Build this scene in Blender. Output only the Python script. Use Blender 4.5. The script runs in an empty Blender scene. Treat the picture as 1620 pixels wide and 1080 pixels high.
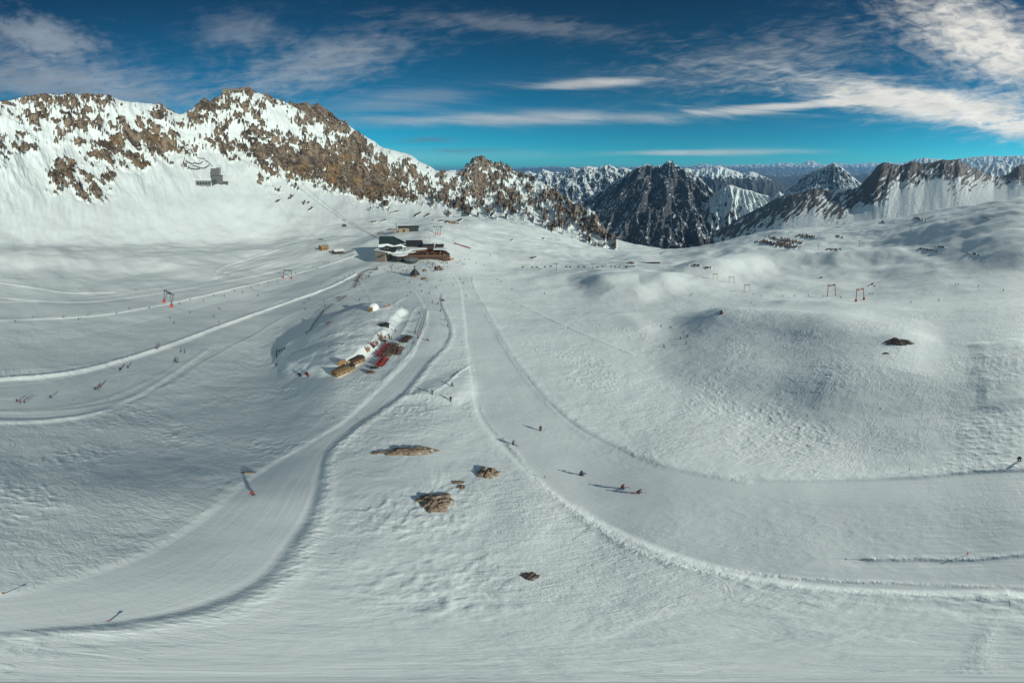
import bpy, bmesh, math, random
import numpy as np
from mathutils import Vector, Matrix

rnd = random.Random(7)
rng = np.random.default_rng(11)
PI = math.pi
Q = 1.0                       # mesh density of the terrain
SC = bpy.context.scene
COL = SC.collection

# ------------------------------------------------------------------ camera, world, sun, exposure
H = 58.0                      # metres of the aerial camera over the snow below it
cam_d = bpy.data.cameras.new('camera'); cam = bpy.data.objects.new('camera', cam_d); COL.objects.link(cam)
cam.location = (0, 0, H); cam.rotation_euler = (PI/2, 0, 0)
cam_d.type = 'PANO'; cam_d.clip_start = 0.1; cam_d.clip_end = 300000
cam_d.panorama_type = 'EQUIRECTANGULAR'
cam_d.latitude_min = -PI/2; cam_d.latitude_max = math.radians(30)
cam_d.longitude_min = -PI/2; cam_d.longitude_max = PI/2
SC.camera = cam
SUN_AZ, SUN_EL = math.radians(124), math.radians(23)
sd = bpy.data.lights.new('sun', 'SUN'); sd.energy = 4.2; sd.angle = math.radians(0.9); sd.color = (1, 0.955, 0.86)
sun = bpy.data.objects.new('sun', sd); COL.objects.link(sun)
sv = Vector((math.sin(SUN_AZ)*math.cos(SUN_EL), math.cos(SUN_AZ)*math.cos(SUN_EL), math.sin(SUN_EL)))
sun.rotation_euler = sv.to_track_quat('Z', 'Y').to_euler(); sun.location = sv*500
SC.view_settings.view_transform = 'Standard'; SC.view_settings.look = 'None'
SC.view_settings.exposure = -0.08; SC.view_settings.gamma = 1.0
SC.cycles.max_bounces = 5; SC.cycles.diffuse_bounces = 3; SC.cycles.volume_bounces = 1
SC.cycles.use_adaptive_sampling = True; SC.cycles.adaptive_threshold = 0.01
SC.cycles.use_denoising = True; SC.cycles.denoiser = 'OPENIMAGEDENOISE'; SC.cycles.denoising_input_passes = 'RGB_ALBEDO_NORMAL'

class NT:
    """small helper for node graphs"""
    def __init__(s, nt): s.nt = nt; s.n = nt.nodes; s.l = nt.links
    def sock(s, node, key, v):
        i = node.inputs[key]
        if isinstance(v, bpy.types.NodeSocket): s.l.new(v, i)
        elif v is not None: i.default_value = v
    def math(s, op, a, b=None, c=None, clamp=False):
        m = s.n.new('ShaderNodeMath'); m.operation = op; m.use_clamp = clamp
        s.sock(m, 0, a)
        if b is not None: s.sock(m, 1, b)
        if c is not None: s.sock(m, 2, c)
        return m.outputs[0]
    def noise(s, vec, scale, detail=4, rough=0.5, dist=0, lac=2.0, kind='FBM'):
        m = s.n.new('ShaderNodeTexNoise'); m.noise_dimensions = '3D'; m.noise_type = kind
        s.sock(m, 'Vector', vec); s.sock(m, 'Scale', scale); s.sock(m, 'Detail', detail)
        s.sock(m, 'Roughness', rough); s.sock(m, 'Distortion', dist); s.sock(m, 'Lacunarity', lac)
        return m.outputs[0]
    def vmul(s, vec, xyz):
        m = s.n.new('ShaderNodeVectorMath'); m.operation = 'MULTIPLY'; s.sock(m, 0, vec); m.inputs[1].default_value = xyz
        return m.outputs[0]
    def mix(s, f, a, b, blend='MIX'):
        m = s.n.new('ShaderNodeMix'); m.data_type = 'RGBA'; m.blend_type = blend; m.clamp_factor = True
        s.sock(m, 'Factor', f)
        for k, v in ((6, a), (7, b)):
            if isinstance(v, tuple): v = tuple(v)+(1,) if len(v) == 3 else v
            s.sock(m, k, v)
        return m.outputs[2]
    def step(s, v, lo, hi):
        m = s.n.new('ShaderNodeMapRange'); m.interpolation_type = 'SMOOTHSTEP'
        s.sock(m, 'Value', v); s.sock(m, 'From Min', lo); s.sock(m, 'From Max', hi)
        return m.outputs[0]
    def attr(s, name):
        m = s.n.new('ShaderNodeAttribute'); m.attribute_name = name; return m.outputs['Fac']
    def combine(s, x, y, z):
        m = s.n.new('ShaderNodeCombineXYZ'); s.sock(m, 0, x); s.sock(m, 1, y); s.sock(m, 2, z); return m.outputs[0]

world = bpy.data.worlds.new('World'); SC.world = world; world.use_nodes = True
def build_world():
    g = NT(world.node_tree); g.n.clear()
    sky = g.n.new('ShaderNodeTexSky'); sky.sky_type = 'NISHITA'; sky.sun_disc = False
    sky.sun_elevation = SUN_EL; sky.sun_rotation = SUN_AZ; sky.altitude = 2700
    sky.air_density = 1.0; sky.dust_density = 0.1; sky.ozone_density = 4.0
    tc = g.n.new('ShaderNodeTexCoord'); d = tc.outputs['Generated']
    sep = g.n.new('ShaderNodeSeparateXYZ'); g.l.new(d, sep.inputs[0])
    x, y, z = sep.outputs
    az = g.math('MULTIPLY', g.math('ARCTAN2', x, y), 57.29578)
    el = g.math('MULTIPLY', g.math('ARCSINE', z), 57.29578)
    # deep alpine blue: less red, darker towards the zenith
    t = g.math('MULTIPLY', el, 1/30, clamp=True)
    tint = g.mix(g.math('POWER', t, 0.6), (0.06, 1.02, 0.95), (0.07, 0.36, 0.42))
    blue = g.mix(1.0, sky.outputs[0], tint, 'MULTIPLY')
    # cloud layer: planar projection so streaks run away to the horizon
    zz = g.math('MAXIMUM', z, 0.0); zz = g.math('ADD', zz, 0.12)
    p = g.combine(g.math('DIVIDE', x, zz), g.math('DIVIDE', y, zz), 0.0)
    def rot(v, a):
        m = g.n.new('ShaderNodeVectorRotate'); m.rotation_type = 'Z_AXIS'; g.sock(m, 'Vector', v); m.inputs['Angle'].default_value = math.radians(a); return m.outputs[0]
    ang = g.combine(az, el, 0.0)
    streak = g.noise(g.vmul(rot(ang, 4), (0.035, 0.42, 1)), 1.0, 9, 0.62, 0.6)
    fib = g.noise(g.vmul(rot(ang, -6), (0.20, 0.80, 1)), 1.0, 9, 0.64, 0.5)
    puff = g.noise(g.vmul(rot(ang, 8), (0.30, 0.62, 1)), 1.0, 9, 0.62, 0.5)
    rip = g.noise(g.vmul(rot(p, 35), (5.0, 9.0, 1)), 1.0, 3, 0.5, 0.4)
    def ell(cx, cy, rx, ry, tilt=0.0):
        a = math.radians(tilt)
        dx = g.math('SUBTRACT', az, cx); dy = g.math('SUBTRACT', el, cy)
        u = g.math('ADD', g.math('MULTIPLY', dx, math.cos(a)/rx), g.math('MULTIPLY', dy, math.sin(a)/rx))
        v = g.math('ADD', g.math('MULTIPLY', dx, -math.sin(a)/ry), g.math('MULTIPLY', dy, math.cos(a)/ry))
        q = g.math('ADD', g.math('MULTIPLY', u, u), g.math('MULTIPLY', v, v))
        return g.math('EXPONENT', g.math('MULTIPLY', q, -1.0))
    def cloud(m, n, lo, hi, amp):
        # noise threshold lowered where the mask is strong: ragged edges
        w = g.math('ADD', n, g.math('MULTIPLY', m, 0.36))
        return g.math('MULTIPLY', g.math('MULTIPLY', g.step(w, lo, hi), g.math('POWER', m, 0.6)), amp)
    parts = [
        cloud(ell(73, 11.8, 31, 3.3, -8), g.math('MULTIPLY_ADD', fib, 0.55, g.math('MULTIPLY', streak, 0.45)), 0.50, 0.92, 1.15),
        cloud(ell(48, 11.3, 18, 1.1, 4), streak, 0.52, 0.80, 0.75),
        cloud(ell(84, 22.5, 18, 7.5, -24), g.math('MULTIPLY_ADD', puff, 0.7, g.math('MULTIPLY', fib, 0.3)), 0.48, 0.95, 1.0),
        cloud(ell(90, 7.0, 10, 2.0, -8), fib, 0.50, 0.85, 0.7),
        cloud(ell(-83, 23.5, 12, 4.0, -12), g.math('MULTIPLY_ADD', rip, 0.45, g.math('MULTIPLY', puff, 0.5)), 0.52, 0.82, 0.85),
        cloud(ell(-80, 15.5, 27, 4.6, -7), fib, 0.40, 0.90, 0.85),
        cloud(ell(-34, 18.5, 18, 5.0, 14), g.math('MULTIPLY_ADD', fib, 0.6, g.math('MULTIPLY', rip, 0.4)), 0.50, 0.95, 0.55),
        cloud(ell(-48, 24.5, 9, 4.0, 0), g.math('MULTIPLY_ADD', rip, 0.5, g.math('MULTIPLY', fib, 0.5)), 0.50, 0.95, 0.35),
        cloud(ell(4, 9.2, 34, 1.3, 0.8), streak, 0.46, 0.90, 0.65),
        cloud(ell(15, 15.5, 12, 0.9, 4), streak, 0.48, 0.82, 0.75),
        cloud(ell(32, 3.2, 15, 0.5, 0.5), streak, 0.42, 0.80, 0.6),
        cloud(ell(44, 19.5, 26, 5.5, 10), fib, 0.52, 1.05, 0.24),
        cloud(ell(2, 25.5, 22, 1.8, -5), fib, 0.46, 0.95, 0.2),
        cloud(ell(-20, 2.6, 30, 1.4, 0), streak, 0.42, 0.95, 0.28),
        cloud(ell(-19, 12.5, 20, 2.0, 5), streak, 0.46, 0.95, 0.30),
    ]
    acc = parts[0]
    for q in parts[1:]: acc = g.math('ADD', acc, q)
    acc = g.math('MINIMUM', acc, 0.93)
    side = g.math('MULTIPLY_ADD', az, 1/150, 0.5, clamp=True)
    ccol = g.mix(side, (3.0, 3.6, 4.3), (9.6, 9.3, 8.4))
    shade = g.math('MULTIPLY_ADD', g.noise(g.vmul(ang, (0.12, 0.4, 1)), 1.0, 5, 0.6), 0.9, 0.5)
    ccol = g.mix(1.0, ccol, g.combine(shade, shade, shade), 'MULTIPLY')
    out = g.mix(acc, blue, ccol)
    # small grey lenses in front of the blue, left of centre
    dark = g.math('ADD', g.math('MULTIPLY', ell(-17, 5.3, 6, 0.5, 1), 0.75), g.math('MULTIPLY', ell(-12, 3.4, 10, 0.45, 1), 0.6))
    dark = g.math('MULTIPLY', dark, g.step(streak, 0.35, 0.6))
    out = g.mix(dark, out, (1.3, 2.0, 2.6))
    # thin bright veil of unseen cloud, added above the frame as fill light
    fill_veil = g.math('MULTIPLY', g.step(el, 31, 44), g.math('MULTIPLY_ADD', puff, 0.8, 0.2))
    out = g.mix(fill_veil, out, (2.1, 2.5, 3.0))
    bg = g.n.new('ShaderNodeBackground'); g.l.new(out, bg.inputs[0]); bg.inputs[1].default_value = 0.1
    wo = g.n.new('ShaderNodeOutputWorld'); g.l.new(bg.outputs[0], wo.inputs[0])
build_world()

# ------------------------------------------------------------------ materials
def new_mat(name):
    m = bpy.data.materials.new(name); m.use_nodes = True
    g = NT(m.node_tree); b = g.n['Principled BSDF']; return m, g, b
MATS = {}
def plain(name, col, rough=0.7, metal=0.0, var=0.25, scale=2.0, bump=0.0):
    """solid colour with a little procedural wear"""
    if name in MATS: return MATS[name]
    m, g, b = new_mat(name)
    tc = g.n.new('ShaderNodeTexCoord')
    n = g.noise(tc.outputs['Object'], scale, 5, 0.6)
    lo = tuple(c*(1-var) for c in col); hi = tuple(min(1, c*(1+var)) for c in col)
    c = g.mix(n, lo, hi); g.l.new(c, b.inputs['Base Color'])
    b.inputs['Roughness'].default_value = rough; b.inputs['Metallic'].default_value = metal
    if bump:
        bp = g.n.new('ShaderNodeBump'); bp.inputs['Distance'].default_value = bump; g.l.new(n, bp.inputs['Height']); g.l.new(bp.outputs[0], b.inputs['Normal'])
    MATS[name] = m; return m

SNOW = (0.715, 0.80, 0.765)
def terrain_mat(name, rock_a, rock_b, near=True, scale=1.0, haze_blue=0.0, ochre=True):
    m, g, b = new_mat(name)
    tc = g.n.new('ShaderNodeTexCoord'); P = tc.outputs['Object']
    rk = g.attr('rock')
    nf = g.noise(P, 0.10*scale, 6, 0.65)
    f = g.math('ADD', rk, g.math('MULTIPLY', g.math('SUBTRACT', nf, 0.5), 0.9))
    f = g.step(f, 0.42, 0.58)
    f = g.math('MULTIPLY', f, g.step(rk, 0.02, 0.12))
    r1 = g.noise(g.vmul(P, (1, 1, 0.35)), 0.09*scale, 9, 0.72, 0.4)
    r2 = g.noise(P, 0.014*scale, 4, 0.6)
    rc = g.mix(g.step(r1, 0.38, 0.60), rock_a, rock_b)
    if ochre:
        r3 = g.noise(g.vmul(P, (1, 1, 0.35)), 0.03, 6, 0.65, 0.5)
        rc = g.mix(g.math('MULTIPLY', g.step(r3, 0.50, 0.60), 0.75), rc, tuple(c*0.5 for c in rock_a))
        oc = g.math('MULTIPLY', g.attr('ochre'), g.step(g.noise(g.vmul(P, (1, 1, 0.3)), 0.045, 5, 0.6), 0.42, 0.6))
        rc = g.mix(oc, rc, (0.36, 0.22, 0.085))
    rc = g.mix(g.math('MULTIPLY', g.step(r2, 0.5, 0.75), 0.5), rc, tuple(c*0.6 for c in rock_a))
    if near:
        gr = g.attr('groom')
        sn = g.mix(g.attr('tone'), SNOW, (0.60, 0.67, 0.655))
        lum = g.noise(P, 0.02, 4, 0.55)
        lv = g.combine(g.attr('lane'), g.math('MULTIPLY', g.attr('along'), 0.035), 0.0)
        lane = g.noise(lv, 1.3, 5, 0.6, 0.15)
        sn = g.mix(g.math('MULTIPLY', g.math('MULTIPLY', gr, 0.45), g.step(lane, 0.35, 0.7)), sn, (0.57, 0.635, 0.625))
        sn = g.mix(g.step(lum, 0.3, 0.75), sn, (0.66, 0.73, 0.70))
    else:
        sn = g.mix(0.0, SNOW, SNOW)
    c = g.mix(f, sn, rc); g.l.new(c, b.inputs['Base Color'])
    b.inputs['Roughness'].default_value = 0.62
    b.inputs['Specular IOR Level'].default_value = 0.25
    # relief
    if near:
        e1 = g.noise(g.vmul(P, (0.75, 1.25, 1)), 0.75, 6, 0.6, 0.8)
        e2 = g.noise(g.vmul(P, (1.6, 0.7, 1)), 3.2, 5, 0.6, 0.5)
        e3 = g.noise(P, 0.16, 5, 0.55, 0.5)
        rough = g.step(g.noise(P, 0.045, 3, 0.5), 0.40, 0.62)      # wind crust lies in patches
        soft = g.math('SUBTRACT', 1.0, g.math('MULTIPLY', gr, 0.80))
        h = g.math('ADD', g.math('MULTIPLY', g.math('MULTIPLY', e1, g.math('MULTIPLY_ADD', rough, 0.22, 0.04)), soft),
                   g.math('ADD', g.math('MULTIPLY', g.math('MULTIPLY', e2, g.math('MULTIPLY_ADD', rough, 0.04, 0.015)), soft), g.math('MULTIPLY', e3, g.math('MULTIPLY', soft, 0.4))))
        h = g.math('ADD', h, g.math('MULTIPLY', g.math('MULTIPLY', e2, gr), 0.012))
        h = g.math('ADD', h, g.math('MULTIPLY', g.math('MULTIPLY', lane, gr), 0.07))
        h = g.math('ADD', h, g.math('MULTIPLY', g.math('MULTIPLY', r1, f), 11.0))
    else:
        h = g.math('ADD', g.math('MULTIPLY', g.math('MULTIPLY', r1, f), 9.0/scale), g.math('MULTIPLY', nf, 2.5/scale))
    bp = g.n.new('ShaderNodeBump'); bp.inputs['Distance'].default_value = 1.0; bp.inputs['Strength'].default_value = 1.0
    g.l.new(h, bp.inputs['Height']); g.l.new(bp.outputs[0], b.inputs['Normal'])
    return m

# ------------------------------------------------------------------ numpy noise and interpolation
PERM = np.array(rng.permutation(1024), dtype=np.int32)
GA = rng.uniform(0, 2*PI, 1024).astype(np.float32); GX, GY = np.cos(GA), np.sin(GA)
def perlin(x, y, seed=0):
    x = np.asarray(x, np.float32) + seed*17.31; y = np.asarray(y, np.float32) - seed*9.77
    xi = np.floor(x).astype(np.int32); yi = np.floor(y).astype(np.int32)
    fx = x-xi; fy = y-yi
    u = fx*fx*fx*(fx*(fx*6-15)+10); v = fy*fy*fy*(fy*(fy*6-15)+10)
    a = PERM[xi & 1023]; b = PERM[(xi+1) & 1023]
    def gr(h, yy, dx, dy):
        i = PERM[(h+yy) & 1023]; return GX[i]*dx + GY[i]*dy
    n00 = gr(a, yi, fx, fy); n10 = gr(b, yi, fx-1, fy); n01 = gr(a, yi+1, fx, fy-1); n11 = gr(b, yi+1, fx-1, fy-1)
    return (n00*(1-u)+n10*u)*(1-v) + (n01*(1-u)+n11*u)*v
def fbm(x, y, o=4, seed=0, gain=0.5):
    s = 0; a = 1.0; t = 0
    for k in range(o):
        s = s + a*perlin(x*2**k, y*2**k, seed+k*3.7); t += a; a *= gain
    return s/t*1.6
def ridged(x, y, o=4, seed=0, gain=0.55):
    s = 0; a = 1.0; t = 0
    for k in range(o):
        s = s + a*(1-np.abs(perlin(x*2**k, y*2**k, seed+k*5.1))*2.2); t += a; a *= gain
    return s/t
def sstep(x, a, b):
    t = np.clip((x-a)/(b-a), 0, 1); return t*t*(3-2*t)
def pchip(xk, yk, x):
    xk = np.asarray(xk, float); yk = np.asarray(yk, float)
    h = np.diff(xk); d = np.diff(yk)/h; m = np.zeros_like(yk)
    w1 = 2*h[1:]+h[:-1]; w2 = h[1:]+2*h[:-1]
    ok = d[:-1]*d[1:] > 0
    with np.errstate(divide='ignore', invalid='ignore'):
        mm = (w1+w2)/(w1/d[:-1]+w2/d[1:])
    m[1:-1] = np.where(ok, mm, 0); m[0] = d[0]; m[-1] = d[-1]
    i = np.clip(np.searchsorted(xk, x)-1, 0, len(xk)-2)
    t = np.clip((x-xk[i])/h[i], 0, 1); t2 = t*t; t3 = t2*t
    return (2*t3-3*t2+1)*yk[i] + (t3-2*t2+t)*h[i]*m[i] + (-2*t3+3*t2)*yk[i+1] + (t3-t2)*h[i]*m[i+1]
def LAT(py): return np.radians((270-np.asarray(py, float))/9.0)
def AZ(px): return np.radians((np.asarray(px, float)-810)/9.0)

# ------------------------------------------------------------------ the snowfield and the north wall: one height field in (azimuth, distance)
KX = [-60, 0, 135, 270, 405, 540, 675, 810, 945, 1080, 1215, 1350, 1485, 1620, 1680]
KY = [940, 800, 700, 620, 560, 500, 460, 430]
KZ = [[-2,-6,-12,-20,-27,-36,-42,-45], [-2,-6,-12,-20,-27,-36,-42,-45], [-1,-5,-11,-19,-27,-36,-42,-46], [-1,-4,-10,-19,-27,-36,-43,-47],
      [0,-2,-7,-17,-28,-38,-44,-47], [0,-1,-3,-5,-9,-17,-27,-31], [0,0,-1,-3,-6,-12,-18,-22], [0,0,-2,-6,-12,-22,-30,-36],
      [0,-1,-4,-10,-18,-28,-38,-44], [0,0,-5,-13,-22,-31,-38,-41], [0,0,-6,-12,-18,-24,-45,-56], [0,0,-5,-7,-10,-16,-42,-53],
      [0,0,-2,-4,-6,-13,-26,-34], [0,1,0,0,-1,-7,-17,-23], [0,1,0,0,-1,-7,-17,-23]]
# far points of each column: (picture row, distance); foot, mid slope, cliff base, crest
KF = [[(405,360),(388,430),(320,560),(240,760),(160,960)], [(405,360),(388,430),(320,560),(240,760),(160,960)],
      [(410,360),(390,430),(320,570),(235,780),(152,1000)], [(412,365),(392,440),(320,590),(250,800),(178,1050)],
      [(408,385),(385,470),(310,640),(240,850),(150,1180)], [(400,350),(372,450),(320,700),(285,900),(192,1350)],
      [(376,352),(350,560),(335,900),(312,1250),(262,1750)], [(385,480),(355,850),(342,1300),(330,1700),(268,2400)],
      [(408,480),(392,760),(381,1050),(373,1400),(352,1900)], [(418,400),(404,560),(398,800),(395,1000),(394,1150)],
      [(405,440),(388,560),(372,800),(366,1000),(364,1150)], [(400,440),(378,560),(362,760),(354,950),(350,1100)],
      [(400,370),(358,500),(340,600),(334,680),(331,740)], [(392,300),(338,440),(318,530),(311,590),(308,640)], [(392,300),(338,440),(318,530),(311,590),(308,640)]]
CREST = [(-200,170),(0,162),(12,160),(30,157),(60,152),(85,151),(110,150),(135,153),(150,153),(165,152),(200,162),(235,164),(250,168),(270,176),(285,181),(297,180),
         (308,172),(318,162),(324,160),(332,164),(340,160),(352,152),(362,148),(375,146),(392,145),(410,150),(430,158),(445,163),(462,169),(474,171),(482,168),(492,172),
         (505,171),(515,178),(530,189),(560,206),(585,222),(600,232),(625,238),(650,246),(662,255),(680,262),(690,270),(705,271),(722,271),(732,267),(739,262),(746,256),
         (753,252),(762,250),(772,256),(785,259),(797,262),(808,268),(822,275),(830,279),(840,284),(850,287),(858,288),(868,298),(885,307),(905,318),(925,333),(932,331),(942,337),(948,352),(956,366),
         (962,375),(975,381),(990,385),(1010,389),(1040,393),(1060,396),(1080,396),(1100,393),(1130,388),(1150,383),(1180,378),(1215,371),(1300,360),(1350,354),(1420,344),(1485,331),(1550,322),(1620,308),(1700,305)]
BACKDROP = -900.0

az_f = np.radians(np.arange(-96, 96.001, 0.1/Q))
az_b = np.radians(np.arange(98, 264, 2.0))
AZs = np.concatenate([az_f, az_b, [az_f[0]+2*PI]])
r1 = H/np.tan(np.radians(np.arange(88.9, 21, -0.125/Q)))
r2 = np.exp(np.linspace(math.log(r1[-1]*1.004), math.log(3600), int(560*Q)))
Rs = np.concatenate([[0.05, 0.5], r1, r2]); LR = np.log(Rs)
px_f = 810+9*np.degrees(az_f)
crx = np.array([c[0] for c in CREST]); cry = np.array([c[1] for c in CREST], float)
crest_y = np.interp(px_f, crx, cry)
# ragged rock on the skyline, smooth where the skyline is snow
rag = np.interp(px_f, [0,170,200,235,280,300,345,430,470,540,600,690,730,870,955,965,1700], [1.6,1.6,.4,1.6,.4,1.8,1.6,1.6,1.8,.9,.9,.9,2.2,1.2,1.4,.1,.1])
crest_y -= rag*(np.abs(perlin(px_f/9, px_f*0+3, 2))*3.2 - 0.8) + rag*perlin(px_f/2.6, px_f*0+8, 5)*1.3
for q in KZ: q[0] = 0; q[1] = q[1]*0.6
nk = len(KY)+5
KR = np.zeros((len(KX), nk)); KZZ = np.zeros((len(KX), nk))
for i, x in enumerate(KX):
    for j, (yy, zz) in enumerate(zip(KY, KZ[i])):
        KR[i, j] = (H-zz)/math.tan(-LAT(yy)); KZZ[i, j] = zz
    for j, (yy, rr) in enumerate(KF[i]):
        KR[i, len(KY)+j] = rr; KZZ[i, len(KY)+j] = H+rr*math.tan(LAT(yy))
KRf = np.stack([pchip(KX, np.log(KR[:, j]), px_f) for j in range(nk)], 1)
KZf = np.stack([pchip(KX, KZZ[:, j], px_f) for j in range(nk)], 1)
crest_s = np.interp(px_f, crx, cry); KZf[:, -1] = H + np.exp(KRf[:, -1])*np.tan(LAT(crest_s))
DCR = np.exp(KRf[:, -1])*(np.tan(LAT(crest_y))-np.tan(LAT(crest_s)))
ZB = np.zeros((len(AZs), len(Rs)))
for i in range(len(az_f)):
    lr = np.concatenate([[math.log(0.05)], KRf[i], [KRf[i, -1]+0.03, KRf[i, -1]+0.25, KRf[i, -1]+0.9]])
    rc = math.exp(KRf[i, -1])
    zz = np.concatenate([[0.0], KZf[i], [KZf[i, -1]-0.35*rc*0.03, KZf[i, -1]-0.6*rc*0.28, BACKDROP]])
    ZB[i] = pchip(lr, zz, LR)+DCR[i]*np.exp(-((LR-KRf[i, -1])/0.022)**2)
nf_ = len(az_f)
for k in range(len(az_b)):                      # behind the camera: blend right edge into left edge
    t = (k+1)/(len(az_b)+1); ZB[nf_+k] = ZB[nf_-1]*(1-t)+ZB[0]*t
ZB[-1] = ZB[0]
X = np.outer(np.sin(AZs), Rs); Y = np.outer(np.cos(AZs), Rs); R2 = np.broadcast_to(Rs, ZB.shape)
rfoot = np.concatenate([np.exp(KRf[:, -4]), np.full(len(az_b)+1, 500.0)])[:, None]
rmid = np.concatenate([np.exp(KRf[:, -3]), np.full(len(az_b)+1, 600.0)])[:, None]
rcr = np.concatenate([np.exp(KRf[:, -1]), np.full(len(az_b)+1, 900.0)])[:, None]
isL = np.zeros(len(AZs)); isL[:nf_] = 1-sstep(px_f, 930, 990)
isL = isL[:, None]
WALL = sstep(R2, rfoot, rmid)*isL
NEARCREST = 1-sstep(np.abs(LR[None, :]-np.log(rcr)), 0.0, 0.10)
OUT = sstep(R2, rcr*1.02, rcr*1.2)

Z = ZB.copy()
# rolling relief of the open snow
roll = (1-WALL)*(1-OUT)
Z += roll*sstep(R2, 110, 420)*(fbm(X/150, Y/150, 4, 1)*8.5)
m = R2 < 900
Z += roll*sstep(R2, 60, 200)*fbm(X/52, Y/52, 3, 9)*(1.2+1.8*sstep(R2, 180, 400))
Z += roll*fbm(X/17, Y/17, 3, 13)*0.28*sstep(R2, 4, 30)
# couloirs and buttresses on the wall
S = np.zeros_like(ZB)+AZs[:, None]*1100.0
PY = 270-9*np.degrees(np.arctan2(ZB-H, R2)); PX = np.zeros_like(PY)+(810+9*np.degrees(AZs))[:, None]
HV = (400-PY)*2.13
damp = (1-0.85*NEARCREST)
wamp = WALL*sstep(R2, rmid*0.9, rmid*1.25)
Z += wamp*damp*(ridged((S+0.35*HV)/95, HV/260, 4, 21)-0.45)*26*(R2/1000)
Z += WALL*(1-NEARCREST)*fbm(S/60, HV/90, 3, 31)*4

def hfield():
    global Z
    return Z
def ground_z(x, y):
    x = np.atleast_1d(np.asarray(x, float)); y = np.atleast_1d(np.asarray(y, float))
    a = np.arctan2(x, y); r = np.maximum(np.hypot(x, y), 0.06)
    a = np.where(a < az_f[0], a+2*PI, a)
    i = np.clip(np.searchsorted(AZs, a)-1, 0, len(AZs)-2); j = np.clip(np.searchsorted(Rs, r)-1, 0, len(Rs)-2)
    u = (a-AZs[i])/(AZs[i+1]-AZs[i]); v = (r-Rs[j])/(Rs[j+1]-Rs[j])
    return (Z[i, j]*(1-u)+Z[i+1, j]*u)*(1-v)+(Z[i, j+1]*(1-u)+Z[i+1, j+1]*u)*v
def ground(px, py):
    """where the ray towards this direction first meets the snow"""
    a = min(max(AZ(px), az_f[0]+1e-4), az_f[-1]-1e-4); la = math.tan(LAT(py))
    i = int(np.clip(np.searchsorted(AZs[:nf_], a)-1, 0, nf_-2)); u = (a-AZs[i])/(AZs[i+1]-AZs[i])
    zc = Z[i]*(1-u)+Z[i+1]*u
    t = (zc-H)/Rs
    k = int(np.argmax(t[3:] >= la))+3
    if k <= 3: k = len(Rs)-1 if t[-1] < la else 3
    f = (la-t[k-1])/(t[k]-t[k-1]) if t[k] != t[k-1] else 0
    r = Rs[k-1]+(Rs[k]-Rs[k-1])*min(max(f, 0), 1)
    return Vector((math.sin(a)*r, math.cos(a)*r, zc[k-1]+(zc[k]-zc[k-1])*f))
def catmull(P, n=8):
    P = [np.array(p, float) for p in P]; P = [2*P[0]-P[1]]+P+[2*P[-1]-P[-2]]
    o = []
    for i in range(1, len(P)-2):
        for k in range(n):
            t = k/n
            o.append(0.5*((2*P[i])+(-P[i-1]+P[i+1])*t+(2*P[i-1]-5*P[i]+4*P[i+1]-P[i+2])*t*t+(-P[i-1]+3*P[i]-3*P[i+1]+P[i+2])*t**3))
    o.append(P[-2]); return np.array(o)
def seg_dist(line, xs, ys, vals=None):
    """distance to a polyline, sign (+ = right of travel), parameter values"""
    best = np.full(xs.shape, 1e9, np.float32); sg = np.zeros(xs.shape, np.float32); vv = np.zeros(xs.shape, np.float32)
    for k in range(len(line)-1):
        ax, ay = line[k][:2]; bx, by = line[k+1][:2]; dx, dy = bx-ax, by-ay; L = dx*dx+dy*dy+1e-9
        t = np.clip(((xs-ax)*dx+(ys-ay)*dy)/L, 0, 1); ex = xs-ax-t*dx; ey = ys-ay-t*dy
        d = np.sqrt(ex*ex+ey*ey); c = d < best
        best = np.where(c, d, best); sg = np.where(c, np.sign(ex*dy-ey*dx), sg)
        if vals is not None: vv = np.where(c, vals[k]*(1-t)+vals[k+1]*t, vv)
    return best, sg, vv
def near_mask(line, pad):
    l = np.array([q[:2] for q in line]); lo = l.min(0)-pad; hi = l.max(0)+pad
    return (X > lo[0]) & (X < hi[0]) & (Y > lo[1]) & (Y < hi[1])

# mounds, rolls and hollows: (row of picture points of the spine, half width m, height m, edge softness 0..1)
MOUNDS = [
    ([(1160,505),(1225,510),(1300,512)], 24, 4.0, 0.9), ([(960,452),(1010,446),(1060,450)], 20, 5.0, 0.9),
    ([(985,500),(1010,515)], 10, 1.2, 1.0), ([(1130,425),(1200,415),(1270,412)], 38, 12.0, 1.0), ([(1330,410),(1400,405)], 32, 11, 1.0),
    ([(1500,395),(1560,380)], 40, 4, 1.0), ([(1420,375),(1500,360)], 45, 4, 1.0), ([(900,395),(930,400)], 40, 7, 1.0), ([(860,375),(900,385)], 60, 10, 1.0),
     
    ([(1310,480),(1250,478)], 12, 2.0, 0.9), ([(800,360),(840,365)], 90, 12, 1.0), ([(1420,545),(1440,540)], 8, 1.5, 0.9),
]
for pts, w, h, soft in MOUNDS:
    L = [ground(*p) for p in pts]; mk = near_mask(L, w*2.5)
    d, s, _ = seg_dist(L, X[mk], Y[mk]); Z[mk] += h*np.exp(-(d/w)**2*1.4)
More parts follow.
